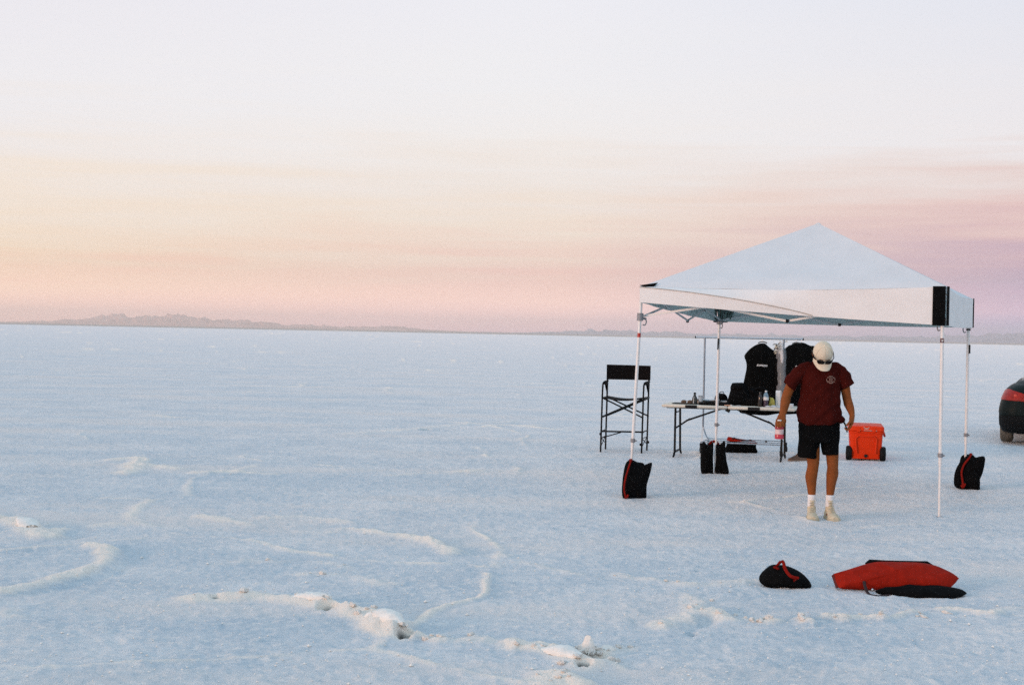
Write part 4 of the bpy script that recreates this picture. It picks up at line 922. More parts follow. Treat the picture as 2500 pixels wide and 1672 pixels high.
# ================================================================== brown shoe under the table end
t = thing('brown_shoe', 'brown leather shoe on the salt between the table leg and the man', 'shoe', (3.985, 19.60, gz(3.985, 19.6)), R(4))
BRN = mat('brown_leather', (.13, .075, .05), .55, .35, var=.25, scale=25)
b = MB(); rs = []
for x_, w_, h_ in ((-.148, .012, .018), (-.14, .03, .032), (-.11, .045, .046), (-.06, .050, .066), (-.02, .046, .092), (.03, .042, .108), (.08, .042, .112), (.125, .036, .105), (.142, .02, .08)):
    rs.append([Vector((x_, w_*math.cos(a), .012+(h_-.012)*max(0, math.sin(a))**.7 if math.sin(a) > 0 else .010)) for a in [2*math.pi*k/14 for k in range(14)]])
b.rings(rs); b.build('upper', BRN, t, True)
b = MB(); b.rings([[Vector((x_*1.0, y_, z_)) for x_, y_ in ((-.152, 0), (-.13, -.04), (-.06, -.054), (.04, -.046), (.13, -.042), (.148, 0), (.13, .042), (.04, .046), (-.06, .054), (-.13, .04))] for z_ in (-.004, .013)]); b.build('sole', mat('pale_brown_sole', (.24, .17, .12), .7), t)
b = MB(); b.pillow([(-.03, .085), (.0, .114), (.09, .122), (.135, .11), (.08, .09)], .07, n=24); b.build('shoe_opening', mat('dark_lining', (.012, .010, .009), .8), t, True)
b = MB()
for k in range(4): b.tube([(-.085+.02*k, -.022, .062+.012*k), (-.08+.02*k, .022, .064+.012*k)], .003, 5)
b.build('laces', mat('dark_lining', (0, 0, 0)), t, True)

# ================================================================== cooler
ORG = mat('orange_cooler_plastic', (.74, .040, .003), .5, .15, var=.05, scale=14, bump=.1, bscale=120)
TYRE = mat('black_rubber', (.007, .007, .007), .8, .2, var=.3, scale=40)
cl = thing('cooler', 'bright orange wheeled cooler on the salt at the right of the man', 'cooler', (5.03, 20.14, gz(5.03, 20.1)), R(-12)); cl.scale = (1.05, 1.0, 1.03)
def rrect(w, d, r_, z, n=4, cx=0, cy=0):
    out = []
    for qx, qy, a0 in ((1, -1, -90), (1, 1, 0), (-1, 1, 90), (-1, -1, 180)):
        for k in range(n+1):
            a = R(a0+90*k/n); out.append(Vector((cx+qx*(w/2-r_)+r_*math.cos(a), cy+qy*(d/2-r_)+r_*math.sin(a), z)))
    return out
b = MB(); b.rings([rrect(.385, .76, .03, .028), rrect(.392, .77, .045, .035), rrect(.43, .815, .05, .375), rrect(.452, .84, .05, .378), rrect(.454, .842, .05, .398), rrect(.44, .83, .05, .402)]); b.build('cooler_body', ORG, cl, True)
b = MB(); b.rings([rrect(.440, .83, .05, .404), rrect(.460, .848, .05, .408), rrect(.460, .848, .05, .452), rrect(.44, .83, .05, .468), rrect(.40, .79, .05, .470)]); lid = b.build('cooler_lid', ORG, cl, True)
b = MB(); b.box((0, 0, .471), (.33, .66, .006), bev=.002); b.build('lid_inset', ORG, lid)
b = MB(); b.rings([[Vector((x, -.4205-dy, z)) for x, z in ((-.115, .10), (.115, .10), (.125, .30), (.095, .33), (-.095, .33), (-.125, .30))] for dy in (-.02, -.012)]); 
fr = MB()
for p, q in (((-.12, -.412, .10), (-.135, -.418, .30)), ((-.135, -.418, .30), (-.10, -.421, .335)), ((-.10, -.421, .335), (.10, -.421, .335)), ((.10, -.421, .335), (.135, -.418, .30)), ((.135, -.418, .30), (.12, -.412, .10))): fr.tube([p, q], .009, 6)
fr.build('panel_ridge', ORG, cl, True)
b = MB(); b.lathe((0, -.392, .068), [(.012, -.02), (.022, -.02), (.023, .012), (.016, .016), (.004, .017)], 12, axis=(0, -1, 0)); b.build('drain_plug', DARKP, cl, True)
for s_ in (-1, 1):
    b = MB(); b.lathe((s_*.218, -.335, .098), [(.04, -.04), (.085, -.038), (.098, -.022), (.098, .022), (.085, .038), (.04, .04)], 22, axis=(1, 0, 0)); wh = b.build('wheel', TYRE, cl, True)
    b = MB(); b.lathe((s_*.218, -.335, .098), [(.015, -.044), (.03, -.042), (.03, .042), (.015, .044)], 12, axis=(1, 0, 0)); b.build('wheel_hub', GREYP, wh, True)
b = MB(); b.tube([(-.2, -.335, .098), (.2, -.335, .098)], .012, 8); b.build('axle', GREYP, cl, True)
for s_ in (-1, 1):
    b = MB(); b.box((s_*.15, .35, .012), (.07, .07, .045), bev=.01); b.build('foot', DARKP, cl)
    b = MB(); b.box((s_*.10, -.427, .418), (.045, .016, .06), bev=.006); b.build('lid_latch', ORG, cl)
b = MB(); b.box((.0, -.4265, .438), (.05, .008, .016)); b.box((-.03, -.4265, .452), (.02, .007, .010)); b.box((.03, -.4265, .452), (.02, .007, .010)); b.build('lid_badge', mat('pale_badge', (.55, .33, .26), .5), cl)
b = MB(); b.box((.02, -.4285, .412), (.11, .006, .008)); b.box((.12, -.4285, .412), (.03, .006, .008)); b.box((-.085, -.4285, .412), (.018, .006, .008)); b.build('lid_trim', mat('pale_badge', (0, 0, 0)), cl)
b = MB(); b.tube(curve([(.226, -.25, .40), (.245, -.24, .34), (.25, -.1, .32), (.25, .1, .32), (.245, .24, .34), (.226, .25, .40)], 4), .010, 8); b.build('side_handle', mat('red_handle', (.5, .05, .02), .5), cl, True)
b = MB(); b.tube(curve([(.08, .42, .40), (.08, .46, .30), (.08, .455, .08), (-.08, .455, .08), (-.08, .46, .30), (-.08, .42, .40)], 4), .010, 8); b.build('tow_handle', DARKP, cl, True)

# ================================================================== person
SKIN = mat('tanned_skin', (.235, .068, .017), .6, .12, var=.12, scale=14, bump=.1, bscale=160)
SHIRT = mat('maroon_jersey', (.050, .0065, .0048), .95, .03, var=.10, scale=9, bump=.2, bscale=260)
SHORTS = mat('black_twill', (.0042, .0042, .0044), .95, .04, var=.2, scale=20, bump=.2, bscale=180)
CAPM = mat('cream_cotton', (.72, .61, .46), .85, .2, var=.06, scale=30, bump=.2, bscale=200)
SOCK = mat('white_sock', (.80, .77, .76), .9, .15, var=.05, scale=50, bump=.3, bscale=200)
SHOE = mat('sand_suede', (.62, .53, .38), .85, .2, var=.12, scale=40, bump=.3, bscale=140)
SOLE = mat('pale_rubber', (.52, .44, .31), .7, .25, var=.08)
HAIR = mat('dark_brown_hair', (.018, .011, .008), .6, .3, var=.4, scale=60, bump=.6, bscale=120)

man = thing('person', 'man in cream cap, maroon t-shirt, black shorts and sand boots looking down at the salt', 'person', (2.91, 13.27, 0))
def tubes(parts, name, m, voxel, smooth=2, post=None, flat=False):
    """limb volumes welded into one continuous skin"""
    b = MB()
    for pts, rad, ref in parts:
        P = curve(pts, 4) if len(pts) > 2 else [Vector(p) for p in pts]
        k = len(pts)-1; rr_ = [q if isinstance(q, tuple) else (q, q) for q in rad]; R2 = []
        for i in range(len(P)):
            u = i/(len(P)-1)*k; j = min(int(u), k-1); t = u-j
            R2.append((rr_[j][0]*(1-t)+rr_[j+1][0]*t, rr_[j][1]*(1-t)+rr_[j+1][1]*t))
        # rounded ends
        e0 = (P[0]-P[1]).normalized(); e1 = (P[-1]-P[-2]).normalized()
        c0, c1 = min(R2[0]), min(R2[-1])
        if flat: P = [P[0]+e0*.004] + P + [P[-1]+e1*.004]; R2 = [(R2[0][0]*.93, R2[0][1]*.93)] + R2 + [(R2[-1][0]*.95, R2[-1][1]*.95)]
        else: P = [P[0]+e0*c0*.42, P[0]+e0*c0*.28] + P + [P[-1]+e1*c1*.28, P[-1]+e1*c1*.42]; R2 = [(R2[0][0]*.35, R2[0][1]*.35), (R2[0][0]*.78, R2[0][1]*.78)] + R2 + [(R2[-1][0]*.78, R2[-1][1]*.78), (R2[-1][0]*.35, R2[-1][1]*.35)]
        b.tube(P, R2, 16, ref=ref)
    o = b.build(name, m, man)
    rm = o.modifiers.new('weld', 'REMESH'); rm.mode = 'VOXEL'; rm.voxel_size = voxel; rm.use_smooth_shade = True
    sm = o.modifiers.new('smooth', 'SMOOTH'); sm.iterations = smooth; sm.factor = .5
    dg = bpy.context.evaluated_depsgraph_get(); dg.update()
    me = bpy.data.meshes.new_from_object(o.evaluated_get(dg)); old = o.data; o.modifiers.clear(); o.data = me; bpy.data.meshes.remove(old)
    me.name = name
    if not me.materials: me.materials.append(m)
    if post:
        n_ = len(me.vertices); co = np.empty(n_*3, np.float32); me.vertices.foreach_get('co', co); no = np.empty(n_*3, np.float32)
        me.vertex_normals.foreach_get('vector', no); co = post(co.reshape(-1, 3).astype(float), no.reshape(-1, 3).astype(float)); me.vertices.foreach_set('co', co.astype(np.float32).ravel()); me.update()
    me.polygons.foreach_set('use_smooth', [True]*len(me.polygons)); return o
X = (1, 0, 0); T_ = R(48)
Uh = Vector((0, -math.sin(T_), math.cos(T_))); Fh = Vector((0, -math.cos(T_), -math.sin(T_))); Hc = Vector((-.028, -.085, 1.535))
hp = lambda x, f, u: Hc + Vector((x, 0, 0)) + Fh*f + Uh*u
# hands: each finger its own chain rooted in the palm
hL_w, hL_k = Vector((-.392, -.115, .985)), Vector((-.418, -.150, .915))
hR_w, hR_k = Vector((.266, -.05, .985)), Vector((.252, -.085, .905))
body = [
    ([(-.022, .0, .80), (-.024, .0, .92), (-.028, .005, 1.07), (-.03, .01, 1.22), (-.03, .012, 1.34), (-.028, .008, 1.41)], [(.165, .115), (.168, .12), (.160, .115), (.166, .112), (.165, .10), (.11, .065)], X),
    ([(-.19, .0, 1.388), (-.03, .012, 1.405), (.135, .0, 1.398)], [.050, .062, .050], (0, 1, 0)),
    ([(-.028, .01, 1.42), (-.028, -.03, 1.475), (-.028, -.065, 1.52)], [.064, .056, .056], X),
    # skull, jaw
    ([hp(0, -.01, .075), hp(0, -.008, .055), hp(0, .0, .02), hp(0, .012, -.03), hp(0, .030, -.085), hp(0, .045, -.112)], [(.040, .050), (.066, .080), (.073, .088), (.069, .080), (.052, .055), (.030, .030)], X),
    ([hp(0, .088, .012), hp(0, .104, -.012), hp(0, .118, -.030), hp(0, .100, -.038)], [.009, .011, .015, .010], X),
    ([hp(-.024, .086, -.066), hp(0, .092, -.066), hp(.024, .086, -.066)], [.006, .009, .006], (0, 0, 1)),
    ([hp(-.074, -.005, .02), hp(-.084, -.015, .0), hp(-.076, -.005, -.028)], [(.010, .012), (.012, .016), (.008, .010)], (0, 1, 0)),
    ([hp(.074, -.005, .02), hp(.084, -.015, .0), hp(.076, -.005, -.028)], [(.010, .012), (.012, .016), (.008, .010)], (0, 1, 0)),
    # arms
    ([(-.205, .0, 1.385), (-.262, -.005, 1.315), (-.315, -.01, 1.21), (-.345, -.012, 1.135)], [.050, .050, .047, .042], X),
    ([(-.343, -.010, 1.14), (-.358, -.045, 1.085), (-.376, -.085, 1.03), hL_w], [.043, .046, .038, (.031, .024)], X),
    ([(.145, .0, 1.39), (.183, -.005, 1.32), (.212, .005, 1.21), (.230, .012, 1.125)], [.050, .050, .045, .041], X),
    ([(.230, .012, 1.13), (.240, .0, 1.085), (.256, -.022, 1.035), hR_w], [.041, .044, .037, (.024, .030)], X),
    # palms
    ([hL_w, (hL_w+hL_k)/2, hL_k], [(.030, .022), (.040, .019), (.043, .016)], X),
    ([hR_w, (hR_w+hR_k)/2, hR_k], [(.026, .026), (.024, .038), (.020, .040)], X),
    # legs
    ([(-.10, .0, .84), (-.092, .0, .70), (-.079, -.005, .575), (-.080, -.012, .49), (-.088, .018, .395), (-.083, .02, .31), (-.079, .012, .215), (-.078, .012, .12)], [.088, .076, .061, .053, (.056, .058), .045, .034, .036], X),
    ([(.075, .0, .84), (.085, .0, .72), (.098, -.005, .615), (.104, -.012, .49), (.109, .018, .42), (.100, .02, .335), (.091, .012, .22), (.088, .012, .12)], [.088, .076, .061, .051, (.057, .058), .046, .034, .036], X),
    ([(-.078, .03, .05), (-.09, -.05, .045), (-.104, -.15, .03)], [(.032, .03), (.04, .03), (.035, .018)], X),
    ([(.088, .03, .05), (.09, -.05, .045), (.095, -.15, .03)], [(.032, .03), (.04, .03), (.035, .018)], X),
]
# man's right hand (left in the picture) closed from above round the bottle neck
bx, by = -.430, -.165
for k, (a0, l) in enumerate(((-150, .062), (-115, .070), (-80, .066), (-45, .055))):
    a = R(a0); kn = Vector((hL_k.x-.036+.024*k, hL_k.y-.008, hL_k.z-.004*abs(k-1)))
    m1 = Vector((bx+.038*math.cos(a), by+.030*math.sin(a), .908)); m2 = Vector((bx+.041*math.cos(a), by+.041*math.sin(a), .908-l*.40)); m3 = Vector((bx+.037*math.cos(a+.15), by+.037*math.sin(a+.15), .908-l*.70))
    body.append(([kn+Vector((0, .01, .02)), kn, m1, m2, m3], [.0105, .0105, .0098, .0088, .0075], X))
body.append(([hL_w*.35+hL_k*.65+Vector((.03, .0, .0)), Vector((bx+.058, by+.030, .915)), Vector((bx+.046, by+.012, .888)), Vector((bx+.040, by-.006, .868))], [.014, .0125, .011, .009], X))
# man's left hand: half closed, fingertips curled towards the thigh
for k, l in enumerate((.90, 1.0, .95, .80)):
    kn = hR_k + Vector((-.004, -.033+.022*k, -.004*abs(k-1.3))); 
    p1 = kn+Vector((-.006-.004*(3-k), -.006, -.040*l)); p2 = p1+Vector((-.026, -.002, -.018*l)); p3 = p2+Vector((-.020, .002, .012*l))
    body.append(([kn+Vector((.004, .0, .02)), kn, p1, p2, p3], [.0105, .0105, .0098, .0088, .0076], X))
body.append(([hR_w*.5+hR_k*.5+Vector((-.01, -.028, 0)), hR_k+Vector((-.028, -.048, .012)), hR_k+Vector((-.046, -.050, -.006)), hR_k+Vector((-.062, -.044, -.018))], [.014, .0125, .011, .0085], X))
bodyo = tubes(body, 'body', SKIN, .0055, 3)
# eyes, brows, lips stay under the cap's brim but are there
for s_ in (-1, 1):
    b = MB(); b.lathe(hp(s_*.032, .082, .008), [(.002, -.011), (.009, -.006), (.0115, 0), (.009, .006), (.002, .011)], 12); b.build('eye', mat('eye_white', (.7, .68, .65), .2, .5), man, True)
    b = MB(); b.tube([hp(s_*.015, .094, .028), hp(s_*.032, .095, .034), hp(s_*.050, .086, .028)], .004, 6); b.build('eyebrow', HAIR, man, True)
b = MB(); b.tube([hp(-.02, .100, -.064), hp(0, .104, -.066), hp(.02, .100, -.064)], .004, 6); b.build('lips', mat('lips', (.26, .08, .06), .5), man, True)
# hair below the cap
b = MB()
rs = []
for u_, rx_, rf, rb in ((.045, .082, .02, .098), (.01, .085, .015, .102), (-.03, .080, .0, .094), (-.06, .066, -.02, .080)):
    rs.append([hp(rx_*math.sin(a), -(rb)*max(-.25, math.cos(a))*1.0-.004, u_) for a in [R(-118+236*k/16) for k in range(17)]] + [hp(rx_*.86*math.sin(a), -rb*.84*max(-.25, math.cos(a)), u_) for a in [R(118-236*k/16) for k in range(17)]])
b.rings(rs); b.build('hair', HAIR, man, True)
b = MB(); b.tube([hp(.083, -.02, .02), hp(.095, -.03, .0), hp(.103, -.045, -.012)], [.016, .012, .004], 7); b.build('hair_tuft', HAIR, man, True)

# t-shirt
def shirt_post(co, no):
    x, y, z = co[:, 0], co[:, 1], co[:, 2]
    w = 1.0*.010*np.sin((x+.03)*38+(1.3-z)*14*np.sign(x+.03))*np.clip(np.abs(x+.03)*8-.3, 0, 1)*np.clip((1.38-z)/.2, 0, 1) + .005*np.sin(z*27-np.abs(x+.03)*34+y*6)*np.exp(-((z-1.02)/.11)**2) + .003*np.sin(z*52+x*30+y*18)*(np.abs(x+.03) > .2) + .0055*np.sin(x*38+z*9+y*20)*np.clip((1.25-z)/.25, 0, 1) + .004*np.sin(z*34+x*16*np.sign(x+.03)+y*9)*np.clip((1.33-z)/.2, .15, 1) + .003*np.sin(z*61-x*47+y*31)
    w += .006*np.exp(-((x+.03)*6)**2)*np.sin(z*22+1.0)*np.clip((1.2-z)/.2, 0, 1)
    co = co + no*w[:, None]
    low = np.clip((1.0-co[:, 2])/.10, 0, 1)
    co[:, 2] += low*(.038*np.clip((co[:, 0]-.02)/.15, 0, 1.1) + .018*np.clip((-co[:, 0]-.15)/.08, 0, 1.2))
    return co
shirt = [
    ([(-.022, .002, .890), (-.021, .002, .94), (-.022, .004, 1.06), (-.028, .006, 1.20), (-.026, .008, 1.32), (-.025, .010, 1.405), (-.026, .005, 1.452)], [(.214, .150), (.213, .150), (.198, .143), (.188, .142), (.193, .138), (.178, .110), (.105, .082)], X),
    ([(-.12, .004, 1.41), (-.19, .0, 1.390), (-.25, -.008, 1.333), (-.322, -.014, 1.236)], [.058, .066, .070, (.064, .068)], X),
    ([(.07, .004, 1.415), (.125, .0, 1.398), (.178, -.006, 1.345), (.229, -.010, 1.246)], [.058, .066, .071, (.068, .068)], X),
    ([(-.028, .006, 1.43), (-.028, -.012, 1.475)], [(.092, .076), (.072, .066)], X),
]
sh = tubes(shirt, 't_shirt', SHIRT, .0065, 2, shirt_post, True)
b = MB(); n = 20; b_r = [Vector((-.028+.066*math.cos(2*math.pi*k/n), -.018+.062*math.sin(2*math.pi*k/n), 1.478+.010*math.sin(2*math.pi*k/n)-.004)) for k in range(n+1)]; b.tube(b_r, .008, 6); b.build('neck_rib', SHIRT, sh, True)
# printed badge on the chest: ring of lettering over and under a small emblem
bm = bmesh.new(); bm.from_mesh(sh.data); bv = BVHTree.FromBMesh(bm); bm.free()
def on_shirt(x, z, lift=.002):
    h = bv.ray_cast(Vector((x, -1, z)), Vector((0, 1, 0)))[0]; return Vector((x, (h.y if h else -.14)-lift, z))
b = MB(); cx, cz = .046, 1.307; rn = random.Random(4)
def patch(pts):
    q = [on_shirt(*p) for p in pts]; b.rings([[p+Vector((0, .0006, 0)) for p in q], q])
def arc(r0_, r1_, a0, a1):
    A0, A1 = R(a0), R(a1); patch([(cx+r*1.08*math.cos(a), cz+r*.86*math.sin(a)) for r, a in ((r0_, A0), (r1_, A0), (r1_, A1), (r0_, A1))])
for lo, hi, k in ((28, 152, 7), (206, 334, 7)):
    st = (hi-lo)/k
    for i in range(k):
        a = lo+st*i; t_ = i % 4
        arc(.026, .041, a+st*.10, a+st*.36)                    # stem
        if t_ != 1: arc(.0365, .041, a+st*.36, a+st*.80)       # top bar
        if t_ in (0, 2): arc(.0315, .035, a+st*.36, a+st*.74)  # middle bar
        if t_ != 2: arc(.026, .0300, a+st*.36, a+st*.80)       # foot bar
        if t_ == 3: arc(.026, .041, a+st*.62, a+st*.84)
for a in range(0, 360, 15):
    if not (20 < a < 160 or 200 < a < 340): arc(.037, .041, a, a+15)
patch([(cx-.020, cz+.002), (cx-.008, cz+.013), (cx+.008, cz+.013), (cx+.020, cz+.002), (cx+.016, cz-.001), (cx+.006, cz+.008), (cx-.006, cz+.008), (cx-.016, cz-.001)])
patch([(cx-.017, cz-.005), (cx+.017, cz-.005), (cx+.012, cz-.012), (cx-.012, cz-.012)])
o = b.build('chest_print', mat('cream_print', (.36, .22, .17), .8, .1, var=.2, scale=60), sh); o['kind'] = 'stuff'

# shorts
def shorts_post(co, no):
    x, y, z = co[:, 0], co[:, 1], co[:, 2]
    return co + no*(.004*np.sin(z*30+x*25)+.004*np.sin(x*52+z*13+y*20)*np.clip((.85-z)/.2, 0, 1))[:, None]
so = tubes([([(-.024, .0, .94), (-.024, .0, .86), (-.024, .0, .725)], [(.190, .130), (.196, .136), (.182, .130)], X),
    ([(-.115, .0, .82), (-.122, -.002, .72), (-.128, -.004, .578)], [(.105, .118), (.100, .108), (.093, .100)], X),
    ([(.070, .0, .82), (.076, -.002, .73), (.083, -.006, .612)], [(.100, .118), (.086, .104), (.074, .094)], X)], 'shorts', SHORTS, .0065, 2, shorts_post, True)
# socks and boots
for s_, ax, ay, toe in ((-1, -.079, .012, Vector((-.105, -.175, 0))), (1, .090, .012, Vector((.100, -.180, 0)))):
    b = MB(); b.tube([(ax, ay, .120), (ax, ay, .16), (ax, ay, .205), (ax, ay, .222), (ax, ay, .228)], [.040, .0395, .0385, .040, .036], 16); b.build('sock', SOCK, man, True)
    d = (toe-Vector((ax, ay, 0))); d.z = 0; L0 = d.length; d.normalize(); q = Vector((-d.y, d.x, 0)); rs = []
    def sec(f, w, h, z0=.018):
        c = Vector((ax, ay, 0))+d*f
        return [c+q*(w*math.cos(a))+Vector((0, 0, z0+(h-z0)*max(0, math.sin(a))**.75)) for a in [2*math.pi*k/18 for k in range(18)]]
    rs = [sec(-.085, .015, .05), sec(-.08, .030, .075), sec(-.06, .038, .105), sec(-.02, .038, .128), (sec(.03, .038, .122)), sec(.07, .043, .094), sec(.11, .052, .078), sec(.15, .056, .070), sec(.185, .050, .062), sec(.21, .028, .048)]
    b = MB(); b.rings(rs); boot = b.build('boot', SHOE, man, True)
    b = MB(); b.tube([(ax, ay+.004, .075), (ax, ay+.004, .13), (ax, ay+.002, .168), (ax, ay, .182), (ax, ay, .185)], [(.040, .052), (.037, .045), (.038, .042), (.038, .041), (.034, .036)], 18, ref=X); b.build('boot_collar', SHOE, boot, True)
    b = MB(); o_ = []
    for f, w in ((-.092, .02), (-.075, .038), (-.03, .046), (.04, .048), (.10, .058), (.16, .062), (.20, .050), (.222, .022)): o_.append((f, w))
    base = [Vector((ax, ay, 0))+d*f+q*w for f, w in o_]+[Vector((ax, ay, 0))+d*f-q*w for f, w in o_[::-1]]
    gzz = gz(man.location.x+ax, man.location.y+ay)
    b.rings([[p+Vector((0, 0, gzz-.004)) for p in base], [p+Vector((0, 0, .022)) for p in base], [Vector((ax, ay, 0))+(p-Vector((ax, ay, 0)))*.96+Vector((0, 0, .027)) for p in base]]); b.build('sole', SOLE, boot)
    for k in range(5):
        c = Vector((ax, ay, 0))+d*(.062+.022*k) if k < 3 else Vector((ax, ay, 0))+d*(.044-.004*(k-3)); z_ = (.108-.012*k) if k < 3 else .135+.022*(k-3)
        b = MB(); b.tube([c+q*.026+Vector((0, 0, z_-.006))+d*.006, c+d*.012+Vector((0, 0, z_+.006)), c-q*.026+Vector((0, 0, z_-.006))+d*.006], .0034, 6); b.build('lace', SOLE, boot, True)
# cap
b = MB(); rs = []
for k in range(9):
    a = R(90*k/8.4); u_ = .012+.112*math.sin(a); c_ = math.cos(a)**.8
    rs.append([hp(.092*c_*math.cos(t), -.006+.104*c_*math.sin(t)*(1.0 if math.sin(t) > 0 else 1.04), u_-.010*math.sin(t)*(1-math.sin(a))) for t in [2*math.pi*j/26 for j in range(26)]])
b.rings(rs); cap = b.build('cap', CAPM, man, True)
b = MB(); b.lathe(hp(0, -.006, .124), [(.008, -.004), (.009, 0), (.005, .005), (.001, .006)], 10, axis=Uh); b.build('cap_button', CAPM, cap, True)
b = MB(); rs = []
for k in range(17):
    t = -1+2*k/16; x_ = .089*t; f0_ = .095*math.sqrt(max(.02, 1-t*t*.86))-.006; f1_ = .096*math.sqrt(max(.02, 1-t*t*.86))+.082*max(0, 1-abs(t)**3.2)+.002
    dn = -.022*t*t; row = []
    for z_ in (0, 1):
        for m_ in range(5):
            g = m_/4 if z_ == 0 else 1-m_/4; f_ = f0_*(1-g)+f1_*g
            row.append(hp(x_, f_, .004+dn-.030*g*g + (.0045 if z_ else 0)))
    rs.append(row)
b.rings(rs); b.build('cap_brim', CAPM, cap, True)
for k in range(6):
    t = R(60*k+30); pts = [hp(.093*math.cos(a)**.8*math.cos(t), -.006+.105*math.cos(a)**.8*math.sin(t), .012+.1125*math.sin(a)) for a in [R(4+80*j/8) for j in range(9)]]
    b = MB(); b.tube(pts, .0016, 4); b.build('cap_seam', CAPM, cap, True)
# sunglasses pushed up on the cap, above the brim
gl = MB(); 
for s_ in (-1, 1):
    fr = Matrix(((1, 0, 0, 0), (0, 0, 0, 0), (0, 0, 0, 0), (0, 0, 0, 1)))
    b = MB(); o2 = spline([(-.030, .016), (-.032, .002), (-.024, -.020), (-.002, -.027), (.022, -.019), (.034, .004), (.034, .018), (.0, .019)], 22)
    rs = []
    for dpt in (0, .006):
        rs.append([hp(s_*(.037+(p.x)), .116+dpt-.40*abs(.037+p.x)**1.5*2.2, .022+p.z) for p in o2])
    b.rings(rs)
    if s_ == -1: glas = b.build('sunglasses', mat('black_lens', (.004, .0035, .0035), .4, .15), man, True)
    else: b.build('lens', mat('black_lens', (0, 0, 0)), glas, True)
    b = MB(); b.tube([hp(s_*.066, .104, .034), hp(s_*.090, .060, .030), hp(s_*.097, .0, .018), hp(s_*.094, -.05, .010)], .0042, 6); b.build('temple', mat('black_lens', (0, 0, 0)), glas, True)
b = MB(); b.tube([hp(-.060, .108, .037), hp(-.03, .120, .038), hp(0, .124, .036), hp(.03, .120, .038), hp(.060, .108, .037)], .0042, 6); b.build('brow_bar', mat('black_lens', (0, 0, 0)), glas, True)

# what he holds
bo = thing('drink_bottle', 'bottle of pink drink held from above by the man in the maroon t-shirt', 'bottle', (2.91-.430, 13.27-.165, .752)); bo.scale = (1.08, 1.08, 1.0)
b = MB(); b.lathe((0, 0, 0), [(.030, 0), (.038, .004), (.040, .03), (.037, .045)], 18); b.build('drink_base', mat('pink_drink', (.50, .035, .06), .2, .5), bo, True)
b = MB(); b.lathe((0, 0, .0455), [(.036, 0), (.0355, .004), (.0355, .042), (.036, .046)], 18); b.build('bottle_label', mat('pale_pink_label', (.68, .48, .46), .5, .3, var=.25, scale=30), bo, True)
b = MB(); b.lathe((0, 0, .092), [(.037, 0), (.039, .010), (.036, .030), (.024, .046), (.015, .056), (.015, .066)], 18); b.build('bottle_shoulder', mat('red_drink', (.34, .02, .035), .2, .5), bo, True)
b = MB(); b.lathe((0, 0, .158), [(.016, 0), (.018, .002), (.018, .018), (.014, .021)], 14); b.build('bottle_cap', mat('white_cap', (.75, .74, .72), .4), bo, True)
hx = thing('handheld_stick', 'short black stick gripped in the half closed hand beside the cooler', 'stick', (2.91+.198, 13.27-.125, .862))
b = MB(); b.tube([(-.018, -.006, .046), (.0, 0, 0), (.008, .004, -.036)], .007, 8); b.build('stick_body', DARKP, hx, True)
b = MB(); b.tube([(-.030, -.009, .060), (-.016, -.006, .040)], [.006, .009], 8); b.build('stick_tip', DARKP, hx, True)

# ================================================================== car
PAINT = mat('dark_green_car_paint', (.005, .0105, .0095), .45, .12, var=.2, scale=3)
GLASS = mat('dark_car_glass', (.006, .007, .008), .05, .6, var=.05)
LAMP = mat('red_lamp_lens', (.33, .014, .005), .3, .3, var=.25, scale=20)
DUST = mat('salt_dusted_tyre', (.17, .15, .12), .95, .1, var=.4, scale=30, bump=.6, bscale=60)
hd = R(-21)
car = thing('parked_car', 'dark green car with red wraparound tail lamp, cut off by the edge of the photo', 'car', (8.80, 22.95, gz(8.8, 22.95)), hd)
HW, LEN = .885, 4.35
def plan(inset, yr_, yf_, rr_, rf_, z, zr=0.0, n=7):
    """half-width HW-inset, rear at yr_, front at yf_, rounded corners"""
    w = HW-inset; out = []
    for qx, qy, a0, cr, yy in ((1, -1, -90, rr_, yr_), (1, 1, 0, rf_, yf_), (-1, 1, 90, rf_, yf_), (-1, -1, 180, rr_, yr_)):
        for k in range(n+1):
            a = R(a0+90*k/n); yc = yy+cr if qy < 0 else yy-cr
            zz = z
            out.append(Vector((qx*(w-cr)+cr*math.cos(a), yc+cr*math.sin(a), zz)))
    # slight barrel along the sides and bow across the tail
    for p in out: p.y -= .05*(1-(p.x/HW)**2) if p.y < yr_+.4 else 0
    return out
def hoodz(ps, z1, z0):
    for p in ps:
        if p.y > 2.9: p.z = p.z + (z1-p.z)*min(1, (p.y-2.9)/1.2)
    return ps
low = [(.10, .10, 4.25, .26, .5, .19), (.055, .05, 4.30, .27, .5, .215), (.010, .02, 4.34, .28, .5, .32), (.004, .0, 4.35, .28, .5, .42), (.006, .0, 4.35, .28, .5, .475)]
b = MB(); b.rings([plan(*q) for q in low]); b.build('bumper_skirt', mat('black_bumper', (.0045, .0045, .0045), .7, .15), car, True)
up = [(.006, .0, 4.35, .28, .5, .479), (.0, -.003, 4.36, .28, .5, .53), (.006, .005, 4.35, .28, .5, .60), (.022, .02, 4.34, .29, .5, .68), (.045, .035, 4.30, .30, .5, .76), (.075, .055, 4.22, .32, .5, .84), (.115, .09, 4.0, .34, .5, .91), (.175, .14, 3.9, .36, .45, .965), (.235, .20, 3.75, .36, .4, 1.000)]
rs = [hoodz(plan(*q), .72, 0) for q in up]
b = MB(); b.rings(rs); b.build('body', PAINT, car, True)
b = MB(); b.rings([plan(.245, .22, 3.2, .36, .4, 1.000), plan(.285, .26, 3.12, .36, .4, 1.030), plan(.33, .32, 3.06, .34, .4, 1.045)]); b.build('deck_lid', PAINT, car, True)
b = MB(); b.rings([plan(.345, .42, 3.0, .3, .35, 1.047), plan(.395, .70, 2.65, .28, .35, 1.17), plan(.455, 1.05, 2.25, .26, .3, 1.285)]); b.build('window_band', GLASS, car, True)
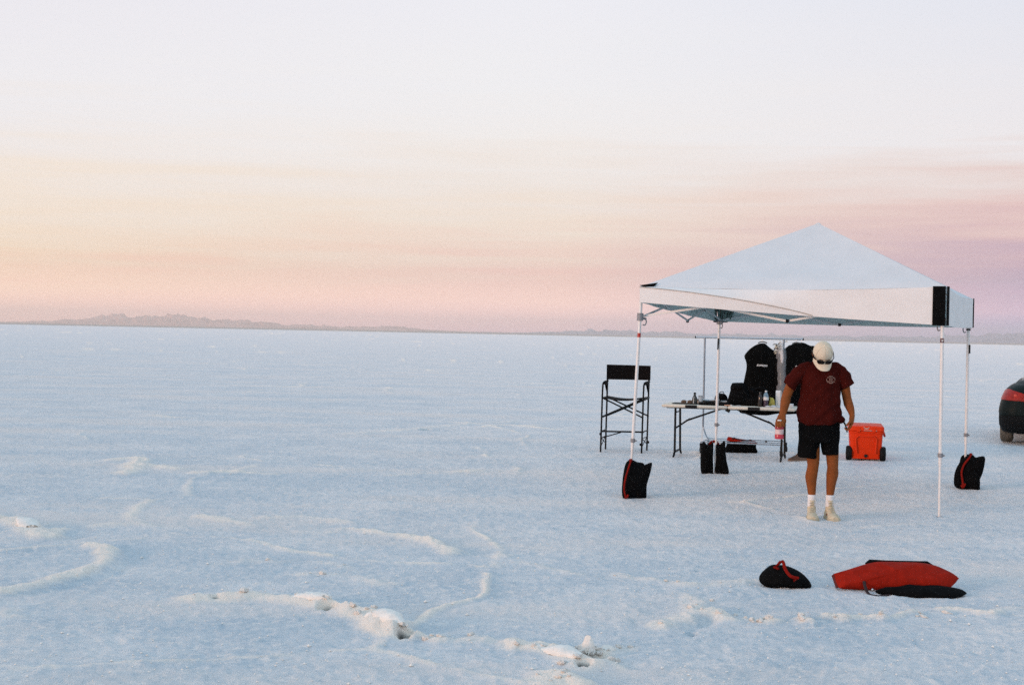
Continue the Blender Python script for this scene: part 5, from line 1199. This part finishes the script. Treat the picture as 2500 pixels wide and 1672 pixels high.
b = MB(); b.rings([plan(.45, 1.03, 2.28, .26, .3, 1.287), plan(.47, 1.10, 2.2, .26, .3, 1.315), plan(.58, 1.3, 2.0, .2, .25, 1.33)]); b.build('roof', PAINT, car, True)
# tail lamps wrap the corners, standing proud of the body
def prof_at(z):
    for p, q in zip(up[:-1], up[1:]):
        if p[5] <= z <= q[5]:
            t = (z-p[5])/(q[5]-p[5]); return [p[i]*(1-t)+q[i]*t for i in range(5)]
    return up[-1][:5]
for s_ in (-1, 1):
    rows = []; n = 26
    for lift in (.010, -.03):
        for k in (range(6) if lift > 0 else range(5, -1, -1)):
            row = []
            for j in range(n+1):
                u = j/n
                zt = .905 - .105*max(0, (u-.30)/.7)**1.0 - .02*max(0, (.2-u)/.2); zb = .735 - .022*u
                z = zb+(zt-zb)*k/5; i_, yr_, yf_, rr_, rf_ = prof_at(z)
                w = HW-i_+lift; cr = rr_+lift; a = R(180+ (u*1.35)*90) if u*1.35 <= 1 else None
                if a is not None: x_, y_ = -(w-cr)+cr*math.cos(a), (yr_-lift+cr)+cr*math.sin(a)
                else: x_, y_ = -(w-cr)+(u*1.35-1)*.55, yr_-lift
                y_ -= .05*(1-(x_/HW)**2)
                row.append(Vector((x_*(-s_), y_, z)))
            rows.append(row)
    b = MB(); b.rings([[rows[r][j] for r in range(12)] for j in range(n+1)]); lp = b.build('tail_lamp', LAMP, car, True)
    for u_, zz, m_, nm, rr_ in ((.60, .800, mat('bright_red_reflector', (.62, .04, .015), .15, .6), 'lamp_reflector', .030), (.80, .785, mat('red_lamp_lens', (0, 0, 0)), 'lamp_reflector', .02), (.93, .785, mat('clear_lamp_lens', (.55, .45, .42), .1, .6), 'reversing_lens', .026)):
        p = rows[3][int(u_*n)]; b = MB(); b.lathe((p.x, p.y-.004, zz), [(rr_, -.01), (rr_, .004), (rr_*.7, .010), (.003, .012)], 14, axis=(-.25*(-s_)*(1 if u_ < .8 else .2), -1, 0)); b.build(nm, m_, lp, True)
# wheels under dark arches
for s_ in (-1, 1):
    for y_ in (.82, 3.45):
        b = MB(); b.lathe((s_*.765, y_, .315), [(.20, -.098), (.27, -.104), (.308, -.085), (.315, -.05), (.315, .05), (.308, .085), (.27, .104), (.20, .098)], 32, axis=(1, 0, 0)); wh = b.build('wheel', DUST, car, True)
        b = MB(); b.lathe((s_*.765, y_, .315), [(.02, -.07), (.20, -.085), (.212, -.06), (.212, .06), (.20, .085), (.02, .07)], 24, axis=(1, 0, 0)); b.build('rim', GREYP, wh, True)
b = MB(); b.box((0, 2.1, .22), (1.2, 3.4, .12)); b.build('underbody', mat('black_bumper', (0, 0, 0)), car)
b = MB(); b.box((0, -.055, .60), (.34, .012, .16), bev=.004); b.build('number_plate', PAPER, car)
b = MB(); b.tube([(-.35, .15, .24), (-.35, -.03, .23)], .03, 10); b.build('exhaust', GREYP, car, True)
